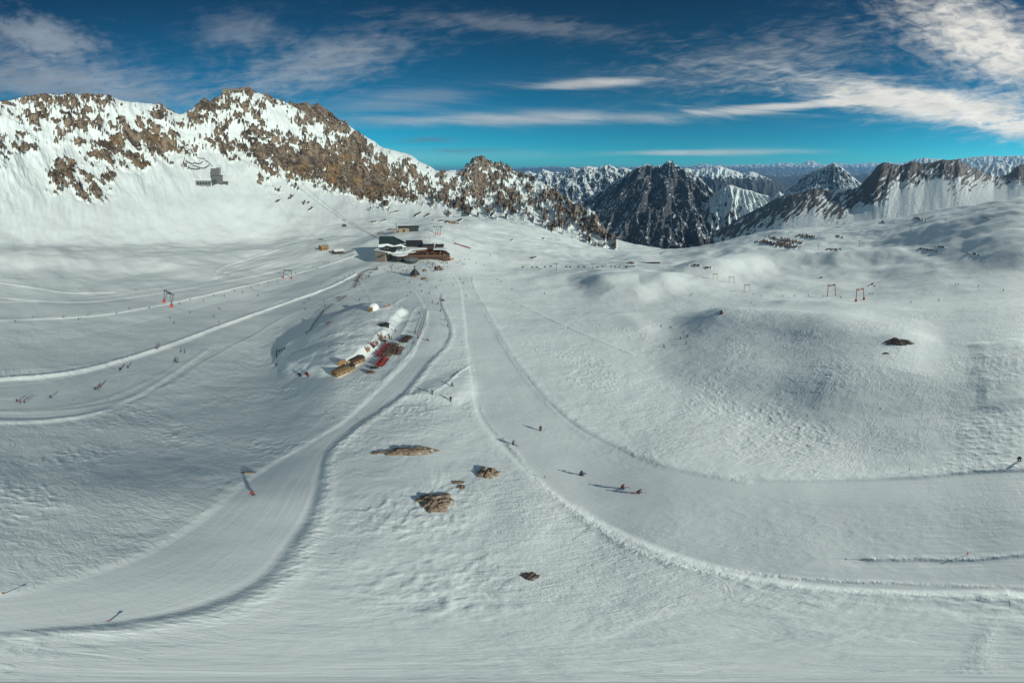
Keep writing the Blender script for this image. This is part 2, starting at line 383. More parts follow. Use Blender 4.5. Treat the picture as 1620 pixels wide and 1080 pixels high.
def mound(pts, h, soft, wob=1.2, dome=0.0, wl=6):
    """flat-topped bank of snow with this outline (picture points on the ground)"""
    global Z
    L = [ground(*p) for p in pts]; L.append(L[0]); mk = near_mask(L, soft*3); xs, ys = X[mk], Y[mk]
    d, _, _ = seg_dist(L, xs, ys); ins = np.zeros(xs.shape, bool)
    for k in range(len(L)-1):
        ax, ay = L[k][:2]; bx, by = L[k+1][:2]
        c = ((ay > ys) != (by > ys)); ins ^= c & (xs < (bx-ax)*(ys-ay)/(by-ay+1e-9)+ax)
    e = np.where(ins, d, -d)+perlin(xs/wl, ys/wl, 3)*wob
    Z[mk] += h*sstep(e, -soft, soft)+dome*sstep(e, 0, 12)
mound([(440,572),(452,588),(500,592),(533,594),(560,578),(588,556),(612,528),(640,492),(610,482),(575,487),(530,505),(490,530),(452,548)], 2.9, 2.1, 1.6, 0.9)
L = [ground(500,560), ground(560,530), ground(610,500)]; mk = near_mask(L, 25); d, _, _ = seg_dist(L, X[mk], Y[mk]); Z[mk] += (fbm(X[mk]/9, Y[mk]/9, 4, 77)*0.75+0.1)*(1-sstep(d, 8, 16))
mound([(642,628),(690,633),(722,634),(748,620),(745,596),(725,588),(690,604)], 0.7, 2.6, 0.8)
mound([(1540,545),(1620,538),(1660,560),(1665,640),(1545,645),(1552,615),(1536,600),(1550,570)], 0.55, 2.4, 2.2)
mound([(918,437),(925,455),(960,468),(1010,472),(1060,455),(1070,435),(1000,428),(940,428)], 4.5, 13, 12, wl=45)
mound([(1072,545),(1085,505),(1140,492),(1300,500),(1420,520),(1440,600),(1300,640),(1150,600)], 3.6, 17, 14, wl=50)

GROOM = np.zeros_like(Z); TONE = np.zeros_like(Z); LANE = np.zeros_like(Z); ALONG = np.zeros_like(Z)
def road(pairs, depth_r, depth_l=0.0, berm_r=0.0, berm_l=0.0, flat=1.0, groom=1.0, tone=0.9):
    global Z
    pr = catmull(pairs, 5); mid, hw, zl = [], [], []
    for xl, yl, xr, yr in pr:
        a, b = ground(xl, yl), ground(xr, yr); mid.append((a+b)/2); hw.append((a-b).length/2)
    mk = near_mask(mid, max(hw)+14); xs, ys = X[mk], Y[mk]
    d, s, w = seg_dist(mid, xs, ys, hw)
    wob = perlin(xs/9, ys/9, 4)*0.6
    e = (d-w)+wob*0.5; ins = 1-sstep(e, -1.1, 0.35)
    al = np.concatenate([[0], np.cumsum([(mid[k+1]-mid[k]).length for k in range(len(mid)-1)])])
    _, _, av = seg_dist(mid, xs, ys, al)
    dep = np.where(s > 0, depth_r, depth_l)
    # cut into the slope, deepest along the chosen side
    side = sstep(d*s/w, 0.72, 1.0)
    cut = depth_l+(depth_r-depth_l)*side
    rough = perlin(xs/1.1, ys/1.1, 8)*0.5+perlin(xs/0.45, ys/0.45, 9)*0.3
    fade = (sstep(av, 0, 6) if pairs[0][0] > 0 else 1.0)*(1-sstep(av, al[-1]-14, al[-1]-3) if pairs[-1][0] < 1600 else 1.0); z = Z[mk]-cut*ins*fade*(1-0.8*sstep(np.hypot(xs, ys), 60, 110))
    bw = np.where(s > 0, berm_r, berm_l)*fade
    z += bw*np.exp(-((e-0.9)/0.9)**2)*(1+1.2*rough)
    Z[mk] = z; GROOM[mk] = np.maximum(GROOM[mk], ins*groom*fade); TONE[mk] = np.maximum(TONE[mk], ins*tone*fade); LANE[mk] = np.where(ins > 0.02, d*s, LANE[mk]); ALONG[mk] = np.where(ins > 0.02, av, ALONG[mk])
def berm(pts, h, w, rough=0.3, step=0.0, groomside=0):
    """ridge of pushed snow along a line; step lowers the ground on the right-hand side of travel"""
    pr = catmull(pts, 6); L = [ground(*p) for p in pr]
    mk = near_mask(L, w*8); d, s, _ = seg_dist(L, X[mk], Y[mk]); n = fbm(X[mk]/(w*2.4), Y[mk]/(w*2.4), 5, 6, 0.75)
    far_ = float(np.mean([math.hypot(q.x, q.y) for q in L])); h = h*(0.24 if far_ < 70 else 0.30 if far_ < 150 else 0.8); step = step*0.6
    mod = np.clip(0.75+1.1*perlin(X[mk]/(w*14), Y[mk]/(w*14), 12), 0.15, 1.3) if rough > 0.35 else 1.0
    Z[mk] += h*np.exp(-(d/w)**2)*(1+rough*n*2.2)*mod
    if step: Z[mk] -= step*np.where(s > 0, np.exp(-(d/(w*4))**2)*(1-np.exp(-(d/w)**2)), 0)

# groomed cat road, bottom left up to the igloo village
road([(-60,948,-60,1004),(0,941,0,1000),(100,926,120,993),(200,900,230,975),(290,865,330,940),(350,820,400,890),(400,775,440,838),(440,735,473,775),(480,705,508,722),
      (540,668,565,674),(600,615,630,628),(650,568,672,578),(676,530,697,545),(680,500,704,508),(668,480,698,480),(660,462,692,455)], 0.26, 0.03, 0.20, 0.05, tone=0.0)
# the broad piste
road([(722,432,738,430),(735,480,765,490),(745,540,800,560),(752,600,850,625),(762,650,900,672),(800,700,965,708),(850,752,1050,742),(920,805,1150,764),
      (1020,858,1300,772),(1150,898,1450,765),(1300,918,1560,755),(1450,930,1620,745),(1665,945,1665,742)], 0.15, 0.15, 0.05, 0.08, groom=0.85, tone=0.9)
# left valley runs
road([(-60,612,-60,650),(0,610,0,650),(100,600,110,645),(200,575,215,618),(300,540,310,566),(400,503,405,520),(500,466,500,478),(560,438,565,448)], 0.25, 0.1, 0.1, 0.0, groom=0.7, tone=0.5)
road([(-60,630,-60,664),(0,630,0,662),(90,625,95,660),(170,606,180,640),(240,575,255,602),(300,545,318,560)], 0.2, 0.1, 0.0, 0.0, groom=0.9, tone=0.0)
road([(-60,478,-60,500),(0,478,0,503),(140,472,150,494),(260,455,270,474),(400,432,405,446)], 0.1, 0.1, 0.1, 0.3, groom=0.7, tone=0.7)
road([(-60,548,-60,580),(0,545,0,585),(150,530,150,570),(300,495,300,525),(420,462,420,480),(520,430,520,440),(570,415,570,425)], 0.1, 0.1, 0.0, 0.0, groom=0.6)
road([(345,440,352,432),(370,424,380,430),(430,404,440,412),(490,384,498,392)], 0.2, 0.2, 0.4, 0.4, groom=0.9)
berm([(-60,601),(0,600),(120,588),(250,552),(350,515),(450,480),(520,455),(562,434)], 1.3, 1.5, 0.15, 0.5)
berm([(-60,668),(0,667),(80,664),(160,650),(230,617),(300,572),(326,554)], 0.9, 1.2, 0.15, 0.4)
berm([(0,650),(90,646),(170,630),(240,600),(285,574)], 0.6, 1.1, 0.15, 0.0)
berm([(0,507),(150,499),(270,479),(400,449),(500,424),(560,404)], 0.9, 1.3, 0.15, 0.2)
berm([(0,447),(60,456),(110,463),(180,462)], 1.1, 1.8, 0.1, 0.0)
berm([(0,470),(70,476),(140,477),(220,468),(330,450),(420,432),(500,412)], 0.7, 1.5, 0.1, 0.2)
berm([(342,440),(341,430),(360,419),(400,407),(450,392),(500,378)], 0.9, 1.5, 0.1, 0.0)
berm([(352,441),(352,433),(380,424),(440,410),(485,394)], 0.7, 1.3, 0.1, 0.0)
# piste edges and tracks of the open slope
berm([(742,540),(750,600),(758,640),(775,672),(805,705),(845,755),(900,800),(980,852)], 0.35, 0.45, 0.8)
berm([(800,695),(850,757),(915,815),(1000,868),(1100,900),(1250,928),(1400,938),(1620,950)], 0.40, 0.5, 0.9)
berm([(905,798),(985,846),(1090,888),(1250,914),(1420,922),(1620,930)], 0.3, 0.4, 0.9)
berm([(738,440),(770,500),(805,562),(850,622),(905,675),(965,708),(1060,742),(1180,762)], 0.4, 0.7, 0.5)
berm([(1380,884),(1450,883),(1530,884),(1620,876)], 0.45, 0.5, 0.8, 0.3)
berm([(700,430),(740,445),(800,470),(860,500),(940,535),(1000,560)], 0.4, 1.0, 0.2, 0.0)
berm([(1590,970),(1570,1000),(1555,1040),(1540,1064)], 0.10, 0.2, 0.7); berm([(1580,968),(1558,1000),(1540,1035)], 0.10, 0.2, 0.7)
berm([(1025,975),(1060,955),(1100,942)], 0.12, 0.25, 0.6)
for k in range(5):
    berm([(640+k*9,627-k*3),(680+k*7,622-k*4),(705+k*5,608-k*5),(722+k*4,592-k*3),(733+k*4,584-k*2)], 0.22, 0.45, 0.6)
berm([(565,440),(585,470),(600,490),(640,470)], 0.3, 1.2, 0.4)
berm([(612,560),(640,520),(655,490),(672,482)], 0.5, 0.8, 0.3)
berm([(608,600),(650,555),(672,520),(676,490)], 0.6, 0.8, 0.5)
# near surface: footprints, crust and wind marks
mk = R2 < 170
xs, ys = X[mk], Y[mk]; gq = 1-0.9*GROOM[mk]; fr = sstep(R2[mk], 1, 6)
pat = sstep(fbm(xs/22, ys/22, 2, 40), -0.15, 0.45)
Z[mk] += gq*fr*(fbm(xs/3.4, ys/3.0, 5, 41, 0.6)*0.14*(0.25+pat) + np.maximum(0, perlin(xs/0.9, ys/1.3, 44))*0.24*pat)

# rock on the wall: density read row by row (0 snow .. 9 rock), 20 x 15 picture units per cell
DW = ["333444444333333344566543333333333333333333333333",
      "336656665211542786345637764444444444444444444444",
      "325435442112671886343128887433333333333333333333",
      "056426762324512552254113788642333333333333333333",
      "012355752545532233243322348852233333333333333333",
      "432143114778873146456643344687522333333333333333",
      "432000366657764226656776566788644233333333333333",
      "300021166654233201356788887886554303698444444444",
      "110056122353001100014668998896565444699734444444",
      "000186222000000000002435899999876654787754654444",
      "000175453000000000001212337899987666778655464444",
      "000000652000000000000110000249965467788866465444",
      "000000000000000000000000000002211124657878667564",
      "000000000000000000000000000000000002133145787833",
      "000000000000000000000000000000000000000001347788",
      "000000000000000000000000000000000000000000001377"]
def dens(D, x0, y0, cx, cy, px, py):
    A = np.array([[int(c) for c in row] for row in D], float)/9
    u = np.clip((px-x0)/cx-0.5, 0, A.shape[1]-1.001); v = np.clip((py-y0)/cy-0.5, 0, A.shape[0]-1.001)
    i = u.astype(int); j = v.astype(int); fu = u-i; fv = v-j
    return (A[j, i]*(1-fu)+A[j, i+1]*fu)*(1-fv)+(A[j+1, i]*(1-fu)+A[j+1, i+1]*fu)*fv
ROCK = np.zeros_like(Z); OCHRE = np.zeros_like(Z)
mk = (WALL > 0.02) & (PX < 975) & (PX > -60)
dd = dens(DW, 0, 140, 20, 15, PX[mk], PY[mk])
s_, h_ = S[mk], HV[mk]
cyy = np.interp(PX[mk], crx, cry)
dd = dd*(1-0.14*sstep(PX[mk], 540, 600))*(1-0.20*sstep(PX[mk], 660, 740))*(1-0.75*(1-sstep(PY[mk]-cyy, 3, 20))*sstep(PX[mk], 535, 565)*(1-sstep(PX[mk], 720, 735)))
vert = sstep(PX[mk], 380, 520)
a_ = math.radians(-27); ua = s_*math.cos(a_)+h_*math.sin(a_); ub = -s_*math.sin(a_)+h_*math.cos(a_)
n1 = fbm(ua/52, ub/25, 6, 51, 0.64); n2 = 0.55*fbm(ua/60, ub/28, 6, 55, 0.62)+0.6*fbm((s_+0.3*h_)/26, h_/40, 6, 61, 0.62)
n3 = fbm((s_+0.25*h_)/9, h_/7, 4, 66, 0.6)
nn = n1*(1-vert)+n2*vert+n3*0.50
u01 = 1/(1+np.exp(-nn*6.2))
Z[mk] += sstep(dd, 0.02, 0.4)*(9*fbm(ua/62, ub/21, 3, 101)+5*fbm(ua/24, ub/9, 3, 104))*(R2[mk]/1000)*(1-0.8*NEARCREST[mk])
SE = np.zeros_like(Z); SE[:, 1:-1] = (Z[:, 2:]-Z[:, :-2]-(ZB[:, 2:]-ZB[:, :-2]))/(Rs[2:]-Rs[:-2])
se = np.clip(SE[mk], -0.9, 0.9)
rk = sstep(dd*0.84+0.42*se-u01, -0.04, 0.06)*sstep(dd, 0.02, 0.12)
rk *= 1-OUT[mk]
ROCK[mk] = rk
OCHRE[mk] = np.clip(sstep(fbm(s_/90, h_/60, 2, 71), -0.1, 0.35), 0, 1)*np.clip(np.exp(-((PX[mk]-540)/120)**2)*sstep(PY[mk], 235, 275)+0.55*np.exp(-((PX[mk]-130)/90)**2)+0.4*np.exp(-((PX[mk]-250)/40)**2), 0, 1)
Z[mk] += rk*(4+11*ridged(ua/48, ub/26, 4, 81)+5*ridged(s_/16, h_/60, 3, 85))*(R2[mk]/1000)*(1-0.8*NEARCREST[mk])
# stones and bare patches that break the snow of the plateau: (x, y, half length, half height, tilt) in picture units
PATCH = [(1240,388,26,4,-8),(1210,383,14,3,-8),(1275,374,16,2.5,-5),(1320,395,12,1.5,-3),(1100,420,10,2,-5),(1120,424,6,1.5,0),(712,352,22,1.6,-8),(727,349,8,1.4,25),(500,300,1,1,0),
         (1470,396,18,1.3,-10),(1540,402,12,1.2,-8),(1490,391,8,1.2,-5),(845,408,5,1.4,10),(1000,417,6,2,-10),(1049,401,4,1.4,0),(1142,494,3,4,30),
         (810,380,3,1,30),(860,378,4,1,20),(625,336,10,1,10),(660,340,8,1.5,30),(676,341,6,1.5,25),(480,322,5,3,45),(490,332,6,2,40),(460,312,7,3,40),(440,318,6,2,40),(487,322,3,2,40),
         (1455,347,10,2,-15),(1400,352,5,1.2,-10),(1330,375,8,1.2,-10),(1560,345,9,1,-8),(975,372,8,1.5,15),(990,379,6,1.5,10),(960,372,6,3,30),(610,349,6,1,10),(590,352,6,1,5),
         (1385,452,1,1,0),(1300,440,6,.8,10),(1380,450,8,1,15),(1243,380,30,3,-9)]
for cx, cy, a, b, t in PATCH:
    tt = math.radians(-t); dx, dy = PX-cx, (270-9*np.degrees(np.arctan2(Z-H, R2)))-cy
    u = (dx*math.cos(tt)+dy*math.sin(tt))/a; v = (-dx*math.sin(tt)+dy*math.cos(tt))/b
    q = u*u+v*v; mk = (q < 4) & (OUT < 0.5)
    n = fbm(PX[mk]/4, PY[mk]/2.5, 4, 91, 0.6)
    val = sstep(0.75-q[mk]+n*2.6, 0, 0.5)*0.95*(q[mk] < 2.2)
    ROCK[mk] = np.maximum(ROCK[mk], val); Z[mk] += val*0.004*R2[mk]

ROCKMAT = terrain_mat('snow_and_rock', (0.075, 0.060, 0.047), (0.36, 0.285, 0.195))
def grid_mesh(name, x, y, z, attrs, mat, closed=False, keep=None):
    nu, nv = z.shape
    me = bpy.data.meshes.new(name)
    co = np.stack([x, y, z], -1).reshape(-1, 3).astype(np.float32)
    idx = np.arange(nu*nv, dtype=np.int32).reshape(nu, nv)
    q = np.stack([idx[:-1, :-1], idx[:-1, 1:], idx[1:, 1:], idx[1:, :-1]], -1).reshape(-1, 4)
    if keep is not None:
        q = q[keep.reshape(-1)]
        used = np.zeros(nu*nv, bool); used[q.ravel()] = True; re = np.cumsum(used)-1
        q = re[q].astype(np.int32); co = co[used]; attrs = {k: v.reshape(-1)[used] for k, v in attrs.items()}
    me.vertices.add(len(co)); me.vertices.foreach_set('co', co.ravel())
    me.loops.add(len(q)*4); me.loops.foreach_set('vertex_index', q.ravel())
    me.polygons.add(len(q)); me.polygons.foreach_set('loop_start', np.arange(0, len(q)*4, 4, dtype=np.int32))
    me.polygons.foreach_set('use_smooth', np.ones(len(q), bool))
    me.update(calc_edges=True)
    for k, v in attrs.items():
        at = me.attributes.new(k, 'FLOAT', 'POINT'); at.data.foreach_set('value', v.reshape(-1).astype(np.float32))
    me.materials.append(mat)
    o = bpy.data.objects.new(name, me); COL.objects.link(o); return o
def up(o):                       # make the faces look up
    me = o.data
    if len(me.polygons) and sum(me.polygons[i].normal.z for i in range(0, len(me.polygons), max(1, len(me.polygons)//50))) < 0:
        me.flip_normals()
    return o
wallf = (WALL > 0.5)[:-1, :-1]
for nm, kp in (('snow_terrain', ~wallf), ('rocky_mountain', wallf)):
    o = up(grid_mesh(nm, X, Y, Z, {'rock': ROCK, 'ochre': OCHRE, 'groom': GROOM, 'tone': TONE, 'lane': LANE, 'along': ALONG}, ROCKMAT, keep=kp)); o['kind'] = 'structure'

# ------------------------------------------------------------------ the ranges beyond
def rng_layer(name, crest, foot_y, foot_r, mat, amp=1.0, rag=1.0, rock=None, relmask=None, spur=18.0, seed=0, step=0.1, rows=170, conc=1.0, soft=0.045, lean=0.0, fan=None, vs=9.0, vr=1.6):
    cx = np.array([c[0] for c in crest], float); cy = np.array([c[1] for c in crest], float); cr = np.array([c[2] for c in crest], float)
    px = np.arange(cx[0], cx[-1]+0.01, step*9/Q); a = AZ(px)
    y = np.interp(px, cx, cy); r = np.interp(px, cx, cr)
    y = y - rag*(np.abs(perlin(px/7, px*0+seed, seed))*2.6-0.7) - rag*perlin(px/19, px*0+seed, seed+9)*2.2 - rag*np.maximum(0, perlin(px/43, px*0+seed, seed+19))*3.0 - rag*perlin(px/2.1, px*0+2, seed+3)*1.1
    ysm = np.interp(px, cx, cy); zc = H+r*np.tan(LAT(ysm)); dz = r*(np.tan(LAT(y))-np.tan(LAT(ysm)))
    fy = np.interp(px, cx, np.full(len(cx), foot_y)) if np.isscalar(foot_y) else np.interp(px, [f[0] for f in foot_y], [f[1] for f in foot_y])
    fr = np.full(len(px), float(foot_r)) if np.isscalar(foot_r) else np.interp(px, [f[0] for f in foot_r], [f[1] for f in foot_r])
    zf = H+fr*np.tan(LAT(fy)); zf = np.minimum(zf, zc-10)
    v = np.concatenate([np.linspace(0, 1, rows), 1+np.linspace(0.02, 0.9, 26)])
    V = np.broadcast_to(v, (len(px), len(v))); F = np.minimum(V, 1); B = np.maximum(V-1, 0)
    Rr = fr[:, None]+(r-fr)[:, None]*F + B*(r-fr)[:, None]*0.9
    zz = zf[:, None]+(zc-zf)[:, None]*F**conc - (zc-zf)[:, None]*np.minimum(B*1.1, 1.2)
    zz = zz+dz[:, None]*np.where(V > 1, np.maximum(0, 1-B*1.5), np.exp(-((V-1)/0.09)**2))
    x = np.sin(a)[:, None]*Rr; yy = np.cos(a)[:, None]*Rr
    edge = sstep(F, 0, 0.12)*(1-np.exp(-((V-1)/0.07)**2)*0.9)
    s = (px[:, None]+lean*(1-V)*40)
    if fan is not None: s = fan+(px[:, None]-fan)/(1+1.5*(1-V))*1.3
    hgt = (zc-zf)[:, None]
    rel = (ridged(s/spur, V*vr+seed, 5, seed+1)-0.45)
    rel2 = fbm(s/(spur*0.4), V*6, 4, seed+7)
    if relmask is not None: edge = edge*relmask(np.broadcast_to(px[:, None], zz.shape), 270-9*np.degrees(np.arctan2(zz-H, np.hypot(x, yy))))
    zz = zz + amp*edge*hgt*(rel*(0.20 if fan is None else 0.30)+rel2*soft)
    # push spurs forward too, so that faces turn to and from the sun
    sh = amp*edge*hgt*rel*0.16
    x = x-np.sin(a)[:, None]*sh; yy = yy-np.cos(a)[:, None]*sh
    PXl = np.broadcast_to(px[:, None], zz.shape); PYl = 270-9*np.degrees(np.arctan2(zz-H, np.hypot(x, yy)))
    # slope of the surface decides where snow lies
    du = np.stack(np.gradient(np.stack([x, yy, zz], -1), axis=0), 0); dv = np.stack(np.gradient(np.stack([x, yy, zz], -1), axis=1), 0)
    nrm = np.cross(dv, du); nrm /= np.linalg.norm(nrm, axis=-1, keepdims=True)+1e-9; nz = np.abs(nrm[..., 2])
    nn = fbm(s/4.5, V*vs+lean*s/20, 6, seed+11, 0.62)
    if rock is None: rkv = np.ones_like(zz)
    elif isinstance(rock, float): rkv = sstep(rock+(0.62-nz)*1.6+nn*0.9 - 0.5, -0.12, 0.12)
    else: rkv = rock(PXl, PYl, V, nz, nn)
    o = up(grid_mesh(name, x, yy, zz, {'rock': rkv, 'ochre': np.zeros_like(zz), 'groom': np.zeros_like(zz)}, mat)); o['kind'] = 'structure'
    return o
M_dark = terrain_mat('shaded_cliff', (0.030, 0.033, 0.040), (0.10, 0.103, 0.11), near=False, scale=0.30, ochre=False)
M_far = terrain_mat('far_range', (0.03, 0.04, 0.05), (0.09, 0.10, 0.11), near=False, scale=0.10, ochre=False)
M_ridge = terrain_mat('ridge_rock', (0.045, 0.043, 0.042), (0.16, 0.145, 0.13), near=False, scale=0.6, ochre=False)

# right-hand ridge above the plateau
DR = ["88888888888999888899999",
      "88888888889987857988889",
      "88888888899864531344455",
      "88888887579731000221111",
      "88888874588510000000000",
      "88787537720000000000000",
      "88754105300000000000000",
      "85300000000000000000000",
      "40000000000000000000000"]
def ridge_rock(px, py, V, nz, nn):
    d = dens(DR, 1160, 250, 20, 15, px, py)
    s = px-(400-py)*0.8
    n = fbm(s/5.5, (py+px*0.3)/10, 6, 141, 0.62)
    n = n+fbm(s/1.6, (py-px*0.5)/4, 3, 149)*0.25
    return sstep(d*0.93-1/(1+np.exp(-n*5.5)), -0.05, 0.09)*sstep(d, 0.03, 0.1)
rng_layer('ridge_mountain', [(1130,392,1500),(1150,384,1550),(1165,372,1600),(1185,359,1700),(1200,350,1750),(1222,334,1850),(1240,319,1900),(1254,311,1950),(1270,304,2000),(1289,297,2050),(1300,300,2050),
    (1312,304,2050),(1325,301,2080),(1337,300,2100),(1350,300,2100),(1362,291,2150),(1372,280,2180),(1379,273,2200),(1388,262,2200),(1398,256,2200),(1410,258,2250),(1424,262,2250),(1436,258,2250),(1447,256,2300),
    (1462,261,2300),(1478,256,2300),(1491,252,2300),(1504,253,2350),(1517,252,2350),(1527,259,2350),(1540,266,2400),(1555,272,2400),(1572,280,2400),(1594,276,2400),(1605,266,2450),(1613,261,2450),(1640,258,2450),(1690,262,2450)],
    [(1130,400),(1620,355),(1690,350)], [(1130,900),(1350,820),(1620,700),(1690,700)], M_ridge, amp=0.6, soft=0.02, rag=1.0, rock=ridge_rock, relmask=lambda px, py: 0.12+0.88*sstep(dens(DR, 1160, 250, 20, 15, px, py), 0.1, 0.6), spur=24, seed=5, conc=1.5, lean=0.5)
# the dark mountain of the centre
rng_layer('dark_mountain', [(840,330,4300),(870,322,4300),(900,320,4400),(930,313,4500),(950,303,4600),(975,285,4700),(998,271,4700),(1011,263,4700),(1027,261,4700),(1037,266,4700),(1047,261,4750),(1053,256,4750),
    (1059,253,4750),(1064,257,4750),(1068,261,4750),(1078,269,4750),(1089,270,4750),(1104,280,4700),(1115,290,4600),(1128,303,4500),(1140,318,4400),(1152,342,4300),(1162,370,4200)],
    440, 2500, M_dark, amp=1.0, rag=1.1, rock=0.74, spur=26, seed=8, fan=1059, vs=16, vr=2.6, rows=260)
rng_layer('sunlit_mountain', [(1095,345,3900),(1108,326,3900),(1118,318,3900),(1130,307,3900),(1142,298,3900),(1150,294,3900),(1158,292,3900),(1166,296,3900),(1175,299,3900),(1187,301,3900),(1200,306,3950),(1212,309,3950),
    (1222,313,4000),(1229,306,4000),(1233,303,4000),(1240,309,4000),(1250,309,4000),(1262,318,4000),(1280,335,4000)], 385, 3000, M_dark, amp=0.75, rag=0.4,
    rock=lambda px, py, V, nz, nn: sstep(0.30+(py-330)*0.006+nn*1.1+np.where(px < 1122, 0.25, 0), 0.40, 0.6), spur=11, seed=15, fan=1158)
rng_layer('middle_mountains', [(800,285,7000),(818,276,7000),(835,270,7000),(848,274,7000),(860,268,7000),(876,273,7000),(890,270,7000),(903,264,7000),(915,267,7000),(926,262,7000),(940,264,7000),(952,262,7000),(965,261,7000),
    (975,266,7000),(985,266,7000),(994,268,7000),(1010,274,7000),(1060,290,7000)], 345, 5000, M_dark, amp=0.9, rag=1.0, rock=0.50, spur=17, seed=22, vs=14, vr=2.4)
rng_layer('snowy_mountains', [(1070,272,9500),(1085,266,9500),(1100,268,9500),(1115,265,9500),(1135,262,9500),(1150,266,9500),(1165,270,9500),(1175,274,9500),(1190,271,9500),(1200,276,9500),(1215,281,9500),(1235,291,9500),(1260,300,9500)],
    312, 7500, M_dark, amp=0.8, rag=0.6, rock=lambda px, py, V, nz, nn: sstep(0.28+(py-276)*0.05+nn*0.8, 0.4, 0.6), spur=15, seed=33)
rng_layer('pyramid_mountain', [(1228,312,6500),(1245,299,6500),(1258,289,6500),(1272,277,6500),(1283,270,6500),(1295,267,6500),(1304,265,6500),(1312,260,6500),(1319,257,6500),(1327,261,6500),(1336,268,6500),(1348,279,6500),(1360,289,6500),(1380,302,6500)],
    335, 5000, M_dark, amp=0.9, rag=0.6, rock=0.42, spur=12, seed=41, fan=1319, vr=2)
rng_layer('wooded_hills', [(1060,283,17000),(1150,279,17000),(1200,275,17000),(1240,280,17000),(1290,276,17000),(1340,280,17000),(1380,273,17000),(1440,280,17000)], 312, 11000, M_far, amp=0.5, rag=0.25,
    rock=lambda px, py, V, nz, nn: sstep(1.1-0.9*sstep(py, 285, 265)+nn*0.9, 0.4, 0.6), spur=24, seed=52)
rng_layer('far_hills', [(1060,271,28000),(1110,270,28000),(1170,269,28000),(1230,272,28000),(1290,270,28000),(1350,271,28000),(1410,268,28000),(1480,270,28000)], 285, 20000, M_far, amp=0.5, rag=0.6, rock=1.3, spur=16, seed=57)
rng_layer('horizon_mountains', [(790,268,42000),(830,266,42000),(880,263,42000),(900,265,42000),(990,264,42000),(1080,263,42000),(1110,261,42000),(1150,261,42000),(1190,260,42000),(1215,260,42000),(1238,257,42000),(1260,259,42000),(1280,256,42000),
    (1300,259,42000),(1340,259,42000),(1370,258,42000),(1400,257,42000),(1440,258,42000),(1500,257,42000)], 280, 32000, M_far, amp=1.0, rag=1.2, rock=lambda px, py, V, nz, nn: sstep(0.26+(py-261.5)*0.11+nn*1.2, 0.4, 0.6), spur=13, seed=64)
rng_layer('western_mountains', [(1430,257,16000),(1448,252,16000),(1462,249,16000),(1475,251,16000),(1500,254,16000),(1520,250,16000),(1540,248,16000),(1560,247,16000),(1580,247,16000),(1600,246,16000),(1620,246,16000),(1700,248,16000)],
    290, 11000, M_far, amp=0.8, rag=0.7, rock=0.55, spur=13, seed=72)
rng_layer('western_foothills', [(1500,272,7500),(1530,264,7500),(1550,262,7500),(1565,258,7500),(1585,256,7500),(1600,262,7500),(1620,258,7500),(1700,262,7500)],
    300, 5500, M_dark, amp=0.9, rag=1.0, rock=0.5, spur=13, seed=77)
# lowland that carries the far ranges to the horizon
bm = bmesh.new(); n = 96
vs = [[bm.verts.new((math.sin(2*PI*k/n)*r, math.cos(2*PI*k/n)*r, -1150)) for k in range(n)] for r in (2300, 12000, 90000)]
for a, b in zip(vs[:-1], vs[1:]):
    for k in range(n): bm.faces.new((a[k], b[k], b[(k+1) % n], a[(k+1) % n]))
me = bpy.data.meshes.new('valley_floor'); bm.to_mesh(me); bm.free(); me.materials.append(M_far)
at = me.attributes.new('rock', 'FLOAT', 'POINT'); at.data.foreach_set('value', np.full(n*3, 0.8, np.float32))
o = up(bpy.data.objects.new('valley_floor', me)); COL.objects.link(o); o['kind'] = 'structure'
